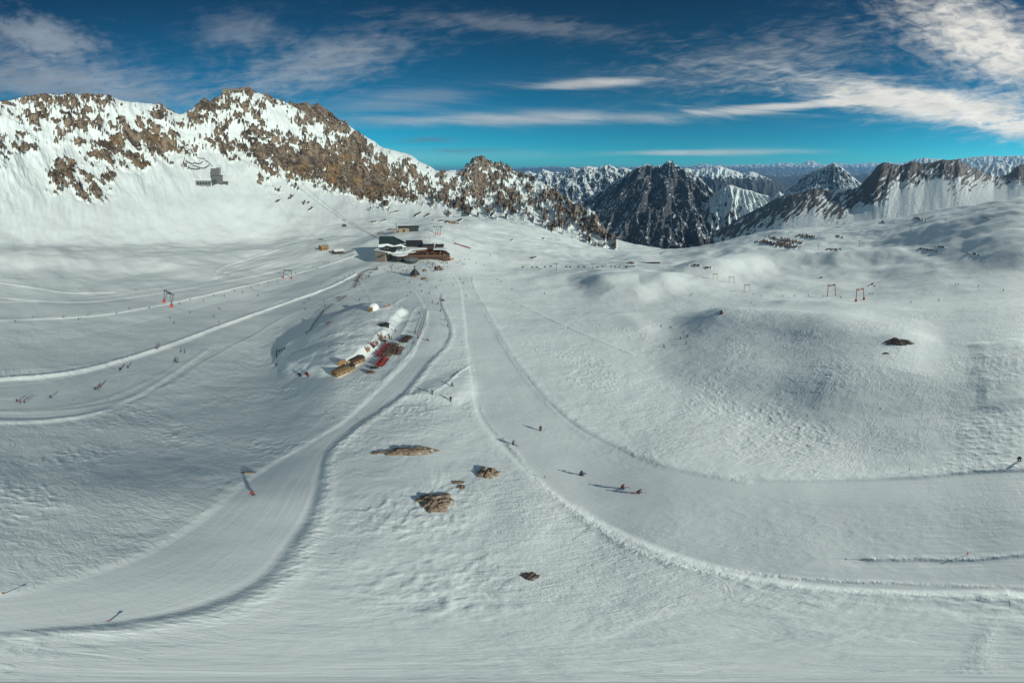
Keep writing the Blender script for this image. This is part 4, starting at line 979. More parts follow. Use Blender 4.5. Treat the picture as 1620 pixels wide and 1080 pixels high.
# ------------------------------------------------------------------ summit station and mid station
def crest_point(px, r):
    a = AZ(px); return Vector((math.sin(a)*r, math.cos(a)*r, float(ground_z(math.sin(a)*r, math.cos(a)*r)[0])))
def on_wall(px, py): return ground(px, py)
i0 = crest_point(374, math.exp(float(np.interp(374, px_f, KRf[:, -1])))*0.975); i0.z = H+i0.xy.length*math.tan(LAT(146))
t = thing('summit_station', 'ochre and grey summit station on the highest peak with roof and antennas', 'mountain station', i0*1.0, yaw_to(i0))
u_ = i0.length*math.radians(1/9)      # metres per picture unit there
for k, (x, w, h0, h1, m_) in enumerate([(-17, 8, -8, 4.5, P_tan), (-9, 9, -6, 6.0, P_grey), (0, 9, -4, 5.0, P_tan), (8, 8, -4, 7.0, P_stone), (16, 8, -6, 5.0, P_tan)]):
    b = MB(); b.box((x*u_, 6, (h0+h1)/2*u_), (w*u_*0.98, 20+k, (h1-h0)*u_)); blk = b.build('block', m_, t)
    b = MB(); b.box((x*u_, 6, (h1+0.25)*u_), (w*u_*1.05, 22+k, 0.5*u_)); b.build('roof', P_dark, blk)
    for j in range(3): MB().box((x*u_+(j-1)*w*u_*0.28, -4.4-k*0.5, (h1-2.2)*u_), (w*u_*0.18, 0.6, 1.3*u_)).build('window', P_glass, blk)
MB().tube((-9*u_, 6, 6*u_), (-9*u_, 6, 12*u_), 0.6, 0.2).build('antenna', P_black, t)
MB().tube((10*u_, 6, 7*u_), (10*u_, 6, 9.5*u_), 1.2, 0.8).build('antenna', P_black, t)
i1 = crest_point(412, math.exp(float(np.interp(412, px_f, KRf[:, -1])))*0.975); i1.z = H+i1.xy.length*math.tan(LAT(152))
t = thing('lookout_station', 'smaller grey-brown building on the crest right of the summit station', 'mountain station', i1, yaw_to(i1))
MB().box((0, 5, -1*u_), (12*u_, 16, 7*u_)).build('block', P_stone, t); MB().box((0, 5, 3.0*u_), (13*u_, 18, 0.9*u_)).build('roof', P_grey, t)
MB().box((9*u_, 5, -3.2*u_), (7*u_, 12, 5*u_)).build('annex', P_stone, t); MB().box((-2*u_, -3.4, 0), (6*u_, 0.6, 1.6*u_)).build('window', P_glass, t)

p = on_wall(338, 292); u_ = p.length*math.radians(1/9); t = thing('slope_station', 'grey stepped cable car station with glass front halfway up the snowy wall', 'mountain station', p, yaw_to(p))
b = MB(); b.box((-16*u_, 14, 1.5*u_), (24*u_, 34, 11*u_)); b.build('lower_hall', P_grey, t)
b = MB(); b.box((-16*u_, 15, 7.3*u_), (26*u_, 38, 0.8*u_)); b.build('snow_roof', P_snow, t)
b = MB(); b.box((6*u_, 16, 4*u_), (17*u_, 34, 20*u_)); b.build('main_block', P_slate, t)
b = MB(); b.box((6*u_, 16, 14.4*u_), (18*u_, 36, 0.9*u_)); b.build('roof', P_dark, t)
b = MB(); b.box((8*u_, 40, 20*u_), (8*u_, 12, 15*u_)); b.build('top_block', P_grey, t)
b = MB(); b.box((2*u_, 36, 16*u_), (14*u_, 16, 20*u_)); b.build('upper_block', P_slate, t)
b = MB(); b.box((18*u_, 14, 0.5*u_), (9*u_, 26, 9*u_)); b.build('side_hall', P_dark, t)
b = MB(); b.box((1.5*u_, -1.6, 2.5*u_), (7*u_, 0.8, 12*u_)); b.build('glass_front', P_glass, t)
for k in range(5): MB().box(((-25+k*4.5)*u_, -3.6, 2.5*u_), (3.4*u_, 0.8, 4.5*u_)).build('window', P_glass, t)
[MB().tube(((14.5+k*2)*u_, 0.2, -3*u_), ((14.5+k*2)*u_, 0.2, 5*u_), 0.5).build('column', P_steel, t) for k in range(5)]
def barrier(pts, label, h=3.0, cat='snow fence', mat=None, step_=None, rail=2, group=None, name='snow_fence', thick=0.25):
    P_ = [ground(*q) for q in pts]; o0 = P_[0]; t = thing(name, label, cat, o0, 0, group)
    b = MB(); L_ = [q-o0 for q in P_]
    for a_, c_ in zip(L_[:-1], L_[1:]):
        n = max(1, int((c_-a_).length/(step_ or 6)))
        for k in range(n+1):
            q = a_.lerp(c_, k/n); q.z = float(ground_z(q.x+o0.x, q.y+o0.y)[0])-o0.z; MB().tube((q.x, q.y, q.z-0.5), (q.x, q.y, q.z+h), thick*0.5, n=5).build('post', mat or P_black, t)
    b = MB()
    for a_, c_ in zip(L_[:-1], L_[1:]):
        n = max(1, int((c_-a_).length/(step_ or 6)))
        for k in range(n):
            q = a_.lerp(c_, k/n); w = a_.lerp(c_, (k+1)/n)
            q.z = float(ground_z(q.x+o0.x, q.y+o0.y)[0])-o0.z; w.z = float(ground_z(w.x+o0.x, w.y+o0.y)[0])-o0.z
            for j in range(rail): z_ = h*(0.4+0.55*j/max(1, rail-1)); b.tube((q.x, q.y, q.z+z_), (w.x, w.y, w.z+z_), thick*0.28, n=4)
    b.build('net' if rail > 1 else 'rope', mat or P_black, t); return t
barrier([(272,205),(283,222),(300,238),(320,252),(336,264)], 'long dark fence line running down the wall to the slope station', 3.0, thick=1.0, rail=2)
barrier([(290,268),(291,255),(294,238)], 'short steep dark fence left of the slope station', 3.0, thick=1.0)
for k, (x0, y0, x1, y1, l_) in enumerate([(297,258,320,257,'uppermost short avalanche fence above the slope station'), (305,263,331,262,'middle avalanche fence above the slope station'), (297,268,316,268,'lowest avalanche fence left of the slope station'), (234,176,252,176,'dark avalanche fence high on the ridge left of the saddle')]):
    barrier([(x0,y0),(x1,y1)], l_, 3.5, thick=1.1, rail=3, name='avalanche_fence', cat='avalanche fence', step_=5)

# ------------------------------------------------------------------ cable car, cables
start = on_rest(-14, 12, 11.0); top = i0+Vector((-10, -6, 0))
def sag(a, b, t_, s_): q = a.lerp(b, t_); q.z -= s_*4*t_*(1-t_); return q
for k, (ax, bx, nm) in enumerate([(0, 0, 'left cable of the aerial cable car climbing from the restaurant'), (9, 26, 'right cable of the aerial cable car climbing from the restaurant')]):
    a_ = on_rest(-14+ax, 12, 11.0-ax*0.5); b_ = top+Vector((bx, bx*0.6, 0)); pts = [sag(a_, b_, j/40, 60) for j in range(41)]
    o = MB().path([q-a_ for q in pts], 0.16, 5).build('cable', P_black); o.location = a_; tag(o, nm, 'cable', )
a_ = on_rest(-14, 12, 11.0); c = sag(a_, top, 0.085, 60)
# the cabin hangs where the photo shows it, under the left cable
t = thing('cable_car', 'dark cable car cabin hanging from the left cable behind the restaurant', 'cable car', c, yaw_to(c))
MB().box((0,0,0.1), (3.4,0.5,0.5)).build('carriage', P_black, t)
b = MB(); b.tube((0,0,0),(0,0,-4.6),0.14); b.tube((-1.4,0,-.1),(0,0,-1.3),0.1); b.tube((1.4,0,-.1),(0,0,-1.3),0.1); b.tube((0,0,-4.4),(-1.5,0,-5.4),0.12); b.tube((0,0,-4.4),(1.5,0,-5.4),0.12); b.build('hanger', P_red, t)
MB().box((0,0,-6.6), (5.2,3.0,2.5), 0, 0.92).build('cabin', P_grey, t); MB().box((0,0,-6.2), (5.0,3.12,1.1)).build('window_band', P_glass, t); MB().box((0,0,-5.25), (5.0,2.9,0.2)).build('roof', P_dark, t)

# ------------------------------------------------------------------ lift gantries, towers, chairs
def gantry(px0, py0, px1, py1, hpx, label, pad=True, mat=None, group='tow lift gantries'):
    a_, b_ = ground(px0, py0), ground(px1, py1); mid = (a_+b_)/2; h = hpx*(mid-Vector((0,0,H))).length*math.radians(1/9)/math.cos(LAT(py0))
    t = thing('tow_lift_gantry', label, 'lift gantry', mid, 0, group); A_, B_ = a_-mid, b_-mid; tp = [A_*0.8+Vector((0,0,h)), B_*0.8+Vector((0,0,h))]; w = 0.035*h
    ax = (B_-A_).normalized()
    for q, tq in ((A_, tp[0]), (B_, tp[1])):
        leg = MB().tube((q.x,q.y,q.z-1), (tq.x,tq.y,tq.z), w, w*0.7).build('leg', mat or P_steel, t)
        if pad: MB().tube((q.x,q.y,q.z-0.2), tuple(q.lerp(tq, 0.20)), w*2.6).build('padding', P_red, leg)
    MB().tube(tuple(tp[0]-ax*0.12*h), tuple(tp[1]+ax*0.12*h), w*0.9).build('crossbeam', mat or P_steel, t)
    MB().tube(tuple(tp[0].lerp(tp[1], .15)+Vector((0,0,-.10*h))), tuple(tp[0].lerp(tp[1], .85)+Vector((0,0,-.10*h))), w*0.5).build('lower_beam', mat or P_steel, t)
    for f in (0.15, 0.85):
        c_ = tp[0].lerp(tp[1], f); side = Vector((-ax.y, ax.x, 0)); MB().tube(tuple(c_-side*0.10*h), tuple(c_+side*0.10*h), w*1.3).build('sheave', P_black, t)
    return t
gantry(259, 478, 271, 486, 20, 'nearest tow lift gantry of the left valley, grey with red padded feet')
gantry(448, 440, 462, 441, 13, 'tow lift gantry with orange-red feet, farther one of the left valley towards the restaurant', mat=plain('dark_rust_steel', (0.10,0.06,0.05), 0.6, 0.3))
RS = plain('rust_red_steel', (0.32, 0.10, 0.06), 0.6, 0.3, var=0.2)
gantry(1354, 477, 1367, 474, 18, 'right-hand tow lift gantry with bright red padded legs, nearest of its row', mat=RS)
gantry(1309, 469, 1322, 467, 17, 'tall reddish tow lift gantry without padding, second nearest of the right row', False, RS)
gantry(1177, 461, 1187, 460, 10, 'small red tow lift gantry, third of the right row from the bright red one', False, RS)
gantry(1153, 448, 1162, 448, 10, 'small grey tow lift gantry behind the third red one', False)
gantry(1128, 442, 1135, 442, 9, 'small brownish tow lift gantry left of the small grey one', False, RS)
gantry(1075, 430, 1081, 430, 6, 'tiny far tow lift gantry of the right row, second from its far end', False)
gantry(1057, 426, 1062, 426, 5, 'tiniest tow lift gantry at the far end of the right row', False)
def tower(px, py, hpx, label, arm=2.4, group='chairlift towers'):
    p = ground(px, py); h = hpx*(p-Vector((0,0,H))).length*math.radians(1/9)/math.cos(LAT(py))
    t = thing('lift_tower', label, 'lift tower', p, yaw_to(p), group)
    MB().tube((0,0,-1.5), (0,0,h), 0.045*h, 0.025*h).build('pole', P_steel, t)
    MB().box((0,0,h), (0.42*h,0.04*h,0.05*h)).build('crossarm', P_black, t)
    for s_ in (-1, 1): MB().box((s_*0.2*h,0,h-0.05*h), (0.04*h,0.22*h,0.06*h)).build('sheave', P_black, t)
    t['h'] = h; return t
TW = [tower(880, 429, 12, 'nearest chairlift tower right of the broad piste'), tower(938, 426, 8, 'second chairlift tower right of the broad piste'), tower(957, 424, 7, 'third chairlift tower, close behind the second one')]
tower(1295, 394, 9, 'lift tower on the snowy shoulder above the sunlit hump', group='lift towers on the right hillside'); tower(1360, 389, 8, 'lift tower right of the one above the sunlit hump', group='lift towers on the right hillside')
tower(1441, 367, 10, 'lift tower in the dip below the right-hand rocky ridge', group='lift towers on the right hillside'); tower(1496, 356, 9, 'lift tower higher up the right hillside', group='lift towers on the right hillside')
tower(1580, 333, 5, 'highest and smallest lift tower near the right skyline', group='lift towers on the right hillside')
# the chairlift's haul rope and chairs
rp = []
for (px, py, hp) in ((812, 427, 9), (880, 429, 12), (938, 426, 8), (957, 424, 7), (1045, 424, 5)):
    p = ground(px, py); h = hp*(p-Vector((0,0,H))).length*math.radians(1/9)/math.cos(LAT(py)); rp.append(p+Vector((0,0,h)))
pts = []
for a_, b_ in zip(rp[:-1], rp[1:]): pts += [sag(a_, b_, j/8, 1.0) for j in range(8)]
pts.append(rp[-1]); o = MB().path([q-rp[0] for q in pts], 0.07, 5).build('haul_rope', P_black); o.location = rp[0]; tag(o, 'haul rope of the chairlift strung between its three towers', 'rope')
ch0 = None
def rope_at(px):
    for q, w in zip(pts[:-1], pts[1:]):
        a0, a1 = math.atan2(q.x, q.y), math.atan2(w.x, w.y)
        if a0 <= AZ(px) <= a1: return q.lerp(w, (AZ(px)-a0)/(a1-a0+1e-9))
    return pts[-1]
for k, px in enumerate((827,842,849,862,871,896,902,915,924,945,953,967,973,980,991)):
    p = rope_at(px)
    if ch0 is None:
        ch0 = thing('lift_chair', 'small dark chair hanging from the chairlift rope', 'lift chair', p, yaw_to(p), 'chairs on the chairlift')
        MB().tube((0,0,0),(0,0.3,-2.0),0.07).build('hanger', P_steel, ch0); MB().box((0,0.2,-2.6),(2.2,0.5,0.15)).build('seat', P_black, ch0); MB().box((0,0.5,-2.2),(2.2,0.12,0.8)).build('backrest', P_black, ch0)
    else: dup(ch0, p, yaw_to(p))
for l_, pts_ in (('tow rope running from the nearer left gantry to the farther one', [(265,459),(455,428)]), ('tow rope leaving the nearer left gantry towards the left picture edge', [(265,459),(60,478)]), ('tow rope strung between the two large red gantries on the right', [(1360,458),(1315,451)])):
    q0, q1 = [ground(x_, y_+18)+Vector((0,0,7.5)) for x_, y_ in pts_]
    o = MB().path([sag(q0, q1, j/10, 1.5)-q0 for j in range(11)], 0.05, 5).build('tow_rope', P_black); o.location = q0; tag(o, l_, 'rope')
# three-legged cable support behind the terrace
p = ground(692, 371); t = thing('cable_support', 'tall three-legged cable support with broad head and red-footed masts', 'cable support', p, yaw_to(p)); w = (p-Vector((0,0,H))).length*math.radians(1/9)
for x in (-3.4, 0.2, 4.2):
    leg = MB().tube((x*w,0,-2), ((x*0.8+1.2)*w,0,13*w), 0.55*w, 0.4*w).build('mast', P_grey, t); MB().tube((x*w,0,-1),((x*0.97+.1)*w,0,3.6*w),0.62*w).build('padding', P_red, leg)
MB().box((0.5*w,0,13.2*w),(15*w,1.6*w,0.9*w)).build('crossbeam', P_grey, t)
for x in (-5.6, 6.4): MB().box((x*w,0,12.6*w),(2.2*w,2.4*w,1.2*w)).build('sheave_battery', P_black, t)
# huts and small buildings
def hut(px, py, wpx, dpt, h, label, wall, roof, rz=0.0, snow=False, name='hut', cat='hut'):
    p = ground(px, py); u_ = (p-Vector((0,0,H))).length*math.radians(1/9); w = wpx*u_
    t = thing(name, label, cat, p, yaw_to(p, rz)); d = dpt*u_; hh = h*u_
    MB().prism([(-w/2,-d/2),(w/2,-d/2),(w/2,d/2),(-w/2,d/2)], -1.5, hh).build('wall', wall, t)
    b = MB(); e = 0.08*w; rg = hh*1.45
    b.slab([(-w/2-e,-d/2-e,hh*0.97),(w/2+e,-d/2-e,hh*0.97),(w/2+e,0,rg),(-w/2-e,0,rg)], 0.12*u_); b.slab([(-w/2-e,0,rg),(w/2+e,0,rg),(w/2+e,d/2+e,hh*0.97),(-w/2-e,d/2+e,hh*0.97)], 0.12*u_)
    b.build('roof', roof, t)
    for s_ in (-1, 1): b = MB(); b.prism([(s_*w/2-0.04,-d/2),(s_*w/2+0.04,-d/2),(s_*w/2+0.04,0),(s_*w/2-0.04,0)], hh*0.9, [hh*.97,hh*.97,rg*.98,rg*.98]); b.prism([(s_*w/2-0.04,0.001),(s_*w/2+0.04,0.001),(s_*w/2+0.04,d/2),(s_*w/2-0.04,d/2)], hh*0.9, [rg*.98,rg*.98,hh*.97,hh*.97]); b.build('gable', wall, t)
    MB().box((w*0.15,-d/2-0.03,hh*0.4),(w*0.14,0.12,hh*0.78)).build('door', P_dark, t); MB().box((-w*0.22,-d/2-0.03,hh*0.55),(w*0.18,0.12,hh*0.35)).build('window', P_glass, t)
    return t
hut(512, 395, 12, 10, 5.5, 'tan wooden hut with plain pitched roof left of the restaurant', P_pale, P_tan, 0.5)
hut(535, 400, 14, 12, 4.5, 'low ski hut with reddish front right of the tan wooden hut', P_deck, P_snow, 0.3)
hut(1033, 416, 21, 12, 4.0, 'long low dark valley station building beyond the chairlift', P_deck, P_snow, 0.05, name='lift_building', cat='building')
hut(1000, 421, 9, 8, 2.2, 'tiny dark shed left of the low valley station', P_dark, P_snow, 0.1, name='shed', cat='shed')
hut(607, 515, 13, 8, 2.4, 'half-buried dark entrance roof on top of the igloo mound', P_dark, P_dark, 0.6, name='entrance_shelter', cat='shelter')

# ------------------------------------------------------------------ igloo village
def barrel(px, py, L_, r, rz, label, roof, name='barrel_hut'):
    p = ground(px, py); t = thing(name, label, 'barrel hut', p, yaw_to(p, rz))
    b = MB(); n = 14
    prof = [(r*math.cos(PI*k/n), r*0.35+r*math.sin(PI*k/n)) for k in range(n+1)]
    P0 = [b.bm.verts.new((-L_/2, y, z)) for y, z in [(r*0.85, -0.3)]+prof+[(-r*0.85, -0.3)]]; P1 = [b.bm.verts.new((L_/2, v.co.y, v.co.z)) for v in P0]
    b.bm.faces.new(P0); b.bm.faces.new(P1[::-1])
    for k in range(len(P0)): b.bm.faces.new((P0[k], P1[k], P1[(k+1) % len(P0)], P0[(k+1) % len(P0)]))
    b.build('barrel_body', P_pale, t)
    b = MB()
    for k in range(2, n-2):
        a0, a1 = PI*k/n, PI*(k+1)/n; q = r*1.06
        b.slab([(-L_*.53, q*math.cos(a0), r*.35+q*math.sin(a0)), (L_*.53, q*math.cos(a0), r*.35+q*math.sin(a0)), (L_*.53, q*math.cos(a1), r*.35+q*math.sin(a1)), (-L_*.53, q*math.cos(a1), r*.35+q*math.sin(a1))], 0.06)
    b.build('roof', roof, t)
    d_ = MB().box((-L_/2-0.04, 0, r*0.55), (0.1, r*0.62, r*1.15)).build('door', P_wood, t); MB().box((-L_/2-0.12, r*0.2, r*0.55), (0.06, 0.06, 0.12)).build('handle', P_black, d_)
    MB().box((-L_/2-0.04, -r*0.6, r*0.75), (0.1, r*0.3, r*0.35)).build('window', P_glass, t)
    for x in (-L_*0.35, 0, L_*0.35): MB().box((x, -r*1.02, r*0.38), (0.5, 0.1, 0.35)).build('window', P_glass, t)
    return t
barrel(539, 589, 5.2, 1.35, 0.75, 'front wooden barrel hut with dark roof at the foot of the igloo mound', P_wood)
barrel(564, 572, 4.8, 1.25, 0.75, 'rear wooden barrel hut with brown roof, standing against the bright snow bank', P_deck)
barrel(552, 583, 3.0, 1.1, 0.75, 'small dark-roofed barrel hut with red sides between the two wooden ones', P_dark, 'barrel_sauna')
def log_wheel(px, py, r, label):
    p = ground(px, py); t = thing('wooden_arch', label, 'wooden arch', p, yaw_to(p, 0.5))
    b = MB(); n = 14
    for k in range(n): a0, a1 = -0.3+(PI+0.6)*k/n, -0.3+(PI+0.6)*(k+1)/n; b.tube((r*math.cos(a0),0,r*.6+r*math.sin(a0)), (r*math.cos(a1),0,r*.6+r*math.sin(a1)), 0.22)
    b.build('frame', P_pale, t); MB().box((0,0.25,r*.6),(r*1.3,0.2,r*1.3)).build('door', P_pale, t); MB().tube((r*1.5,0,-.2),(r*1.5,0,1.5),0.35,0.2).build('post', P_pale, t)
log_wheel(541, 578, 1.35, 'golden wooden entrance arch built into the bright snow bank')
# snow igloo with wooden porch
p = ground(591, 489); t = thing('igloo', 'white domed igloo with wooden door on the crest of the mound', 'igloo', p, yaw_to(p, -0.25)); 
MB().lathe([(0,3.4),(1.0,3.2),(1.9,2.6),(2.5,1.5),(2.7,0),(2.7,-.8)], 22).build('snow_dome', P_snow, t, True)
b = MB(); b.box((-0.6,-2.6,0.8),(1.9,1.8,2.2)); b.build('porch', P_pale, t); d_ = MB().box((-0.6,-3.54,0.65),(0.9,0.12,1.7)).build('door', P_wood, t); MB().box((-0.3,-3.63,0.7),(0.08,0.08,0.15)).build('handle', P_black, d_)
def carving(px, py, h, label, mat, group=None):
    p = ground(px, py); t = thing('wooden_figure', label, 'wooden figure', p, yaw_to(p), group)
    MB().lathe([(0.32*h*.5,-.2),(0.26*h*.5,h*0.1),(0.2*h*.5,h*.45),(0.28*h*.5,h*.62),(0.1*h*.5,h*.74),(0.17*h*.5,h*.84),(0.13*h*.5,h*.96),(0,h)], 10).build('body', mat, t, True)
    for s_ in (-1, 1): MB().tube((s_*0.12*h,0,h*.64),(s_*0.22*h,-.1*h,h*.40),0.04*h).build('arm', mat, t)
    return t
carving(581, 556, 2.4, 'tall yellow wooden figure left of the colourful crowd', P_pale); carving(584, 555, 2.2, 'second pale wooden figure beside the tall yellow one', P_tan)
carving(603, 536, 3.0, 'tall carved wooden figure in the middle of the colourful crowd', P_pale)
carving(612, 486, 1.9, 'orange wooden sculpture right of the igloo', P_orange); carving(616, 485, 1.7, 'yellow wooden sculpture beside the orange one right of the igloo', P_pale)
# deck chairs
dc = None
def deckchair(p, rz, label, group, mat, frame=None):
    global dc
    if dc is None:
        dc = thing('deck_chair', label, 'deck chair', p, rz, group)
        b = MB(); b.slab([(-.3,-.55,.30),(.3,-.55,.30),(.3,.15,.22),(-.3,.15,.22)], .04); b.slab([(-.3,.15,.22),(.3,.15,.22),(.3,.72,.95),(-.3,.72,.95)], .04); b.build('fabric', mat, dc)
        for s_ in (-1, 1):
            b = MB(); b.tube((s_*.34,-.6,.0),(s_*.34,.74,.98),.03,n=5); b.tube((s_*.34,.6,.0),(s_*.34,-.5,.36),.03,n=5); b.build('frame', P_wood, dc)
        kids(dc); return dc
    return dup(dc, p, rz, label, group, {'fabric': mat})
def row(x0, y0, x1, y1, n, label, group, mat, rz=0.0, width=2, gap=1.25):
    a_, b_ = ground(x0, y0), ground(x1, y1); d_ = (b_-a_); nrm_ = Vector((d_.y, -d_.x, 0)).normalized()*gap; yaw = math.atan2(d_.y, d_.x)+rz
    for k in range(n):
        for j in range(width):
            q = a_.lerp(b_, k/max(1, n-1))+nrm_*j+Vector((rnd.uniform(-.15,.15), rnd.uniform(-.15,.15), 0)); q.z = float(ground_z(q.x, q.y)[0]); deckchair(q, yaw+rnd.uniform(-.2,.2), label, group, mat)
row(597, 563, 612, 545, 9, 'red deck chair in the double row nearest the colourful crowd', 'red deck chairs nearest the crowd', P_crim, width=2)
row(609, 564, 624, 544, 9, 'dark deck chair in the double row right of the red ones', 'dark deck chairs in the middle row', JACK['brown'], width=2)
row(625, 561, 631, 550, 6, 'dark red deck chair in the short right-hand row', 'dark red deck chairs in the right row', P_rust, width=2)
row(597, 579, 607, 567, 8, 'bright red deck chair in the lower row by the snowmobiles', 'red deck chairs in the lower row', P_crim, width=2)
row(634, 541, 644, 533, 6, 'black deck chair in the group near the groomed road', 'black deck chairs near the road', JACK['black'], width=3, gap=0.8)
row(719, 385, 744, 393, 26, 'crimson deck chair in the long row on the slope right of the restaurant', 'crimson deck chairs right of the restaurant', P_crim, width=2)
def snowmobile(px, py, face, label, col, s_=1.0, group=None):
    p = ground(px, py); t = thing('snowmobile', label, 'snowmobile', p, PI/2-math.radians(face), group)
    b = MB(); b.prism([(-1.1,-.33),(0.9,-.40),(1.35,-.15),(1.35,.15),(0.9,.40),(-1.1,.33)], 0.32, [0.60,0.72,0.55,0.55,0.72,0.60], [(-1.1,-.25),(0.6,-.30),(1.1,-.12),(1.1,.12),(0.6,.30),(-1.1,.25)]); b.build('body', col, t)
    MB().box((-0.45,0,0.78),(1.15,.34,.26),0,0.85).build('seat', P_black, t); MB().box((-0.3,0,0.17),(1.7,.36,.33)).build('track', P_black, t)
    MB().slab([(0.45,-.25,.78),(0.45,.25,.78),(0.2,.2,1.15),(0.2,-.2,1.15)], .03).build('windscreen', P_glass, t)
    b = MB(); b.tube((0.25,-.36,.98),(0.25,.36,.98),.025); b.tube((0.25,0,.98),(0.5,0,.7),.03); b.build('handlebar', P_black, t)
    for k in (-1, 1): q = MB().box((1.05,k*.42,.06),(1.0,.13,.05)).build('ski', P_red, t); MB().tube((0.95,k*.42,.08),(0.8,k*.25,.5),.035).build('strut', P_steel, q)
    return t
snowmobile(474, 594, -50, 'black snowmobile parked at the lower left foot of the igloo mound', P_black); snowmobile(486, 593, -50, 'black and red snowmobile parked right of the all-black one below the mound', P_crim)
snowmobile(592, 583, 60, 'dark snowmobile nearer to us of the pair below the red deck chairs', P_black); snowmobile(586, 590, 60, 'dark snowmobile at the very lower end of the deck chair rows', JACK['brown'])

# ------------------------------------------------------------------ fences, marker poles
barrier([(484,528),(496,514),(504,503),(513,493)], 'dark safety net down the shaded flank left of the igloo mound', 1.3, thick=0.3, step_=3, name='safety_net', cat='safety net')
barrier([(507,498),(516,490),(527,482)], 'short safety net above the long one left of the igloo mound', 1.2, thick=0.3, step_=3, name='safety_net', cat='safety net')
barrier([(536,477),(548,469)], 'rust-red net beside the people above the igloo mound', 1.2, thick=0.4, step_=2, mat=P_rust, name='safety_net', cat='safety net')
barrier([(561,455),(566,444),(570,435),(582,428),(598,427)], 'rust-coloured crowd barrier curving below the restaurant', 1.3, thick=0.4, step_=2, mat=P_rust, name='safety_net', cat='safety net')
barrier([(437,565),(438,556),(450,552)], 'dark rail at the left tip of the igloo mound', 1.4, thick=0.3, step_=2, name='handrail', cat='rail')
barrier([(462,560),(490,551),(520,549),(542,545)], 'thin rope line with posts across the top of the igloo mound', 1.0, thick=0.12, step_=4, rail=1, name='rope_fence', cat='rope fence')
barrier([(664,530),(670,512),(675,490)], 'wooden rail along the snow bank beside the groomed road', 1.0, thick=0.2, step_=3, mat=P_wood, name='handrail', cat='rail')
barrier([(560,397),(548,401),(536,402),(526,401)], 'dark fence around the low ski hut', 1.3, thick=0.4, step_=2, name='fence', cat='fence')
pole0 = None
def pole(px, py, label, h=1.9, group='piste marker poles', col=None):
    global pole0
    p = ground(px, py)
    if pole0 is None:
        pole0 = thing('marker_pole', label, 'marker pole', p, 0, group); MB().tube((0,0,-.3),(0,0,h),.045,n=6).build('pole', P_black, pole0); MB().tube((0,0,h*.82),(0,0,h),.09,n=6).build('tip', P_orange, pole0); return pole0
    return dup(pole0, p, 0, label, group, {'pole': col} if col else None)
pole(394, 769, 'thin dark pole beside the kneeling person in red and black', 0.9); pole(862, 756, 'thin marker pole on the left edge of the broad piste above the black skier'); pole(580, 672, 'marker pole on the right edge of the groomed road near its bend')
pole(529, 662, 'marker pole above the left edge of the groomed road'); pole(1439, 744, 'thin lone marker pole far right on the open piste'); pole(5, 939, 'dark marker pole at the bottom left picture edge', 0.4); pole(171, 983, 'small blue-tipped pole on the lower edge of the groomed road', 0.3, col=JACK['blue'])
pole(1531, 877, 'short red marker pole on the snow bank at lower right', 0.9, col=P_red); pole(750, 549, 'marker pole on the left edge of the piste below the mound', 1.5); pole(741, 415, 'tall thin pole standing right of the terrace crowd', 5.0)
for k, (x, y) in enumerate([(20,487),(52,486),(91,490),(112,488),(140,483),(168,484),(196,480),(222,477),(246,473),(292,473),(310,467),(330,464),(352,458),(371,453),(392,450),(411,446),(431,442)]): pole(x, y, 'thin dark pole in the line along the left tow lift track', 2.2, 'poles along the left tow track')
for k, (x, y) in enumerate([(275,565),(290,566),(237,569),(115,634),(170,633),(202,645),(322,580),(345,553),(95,610),(215,556),(312,517),(360,505)]): pole(x, y, 'small marker pole beside the groomed runs of the left valley', 1.8, 'poles beside the left valley runs')
for k in range(24):
    x = 1185+k*16.5; pole(x, 458+4*math.sin(k*.7)+max(0, (x-1370)*-0.02), 'thin pole in the line along the right-hand tow track', 1.8, 'poles along the right tow track')
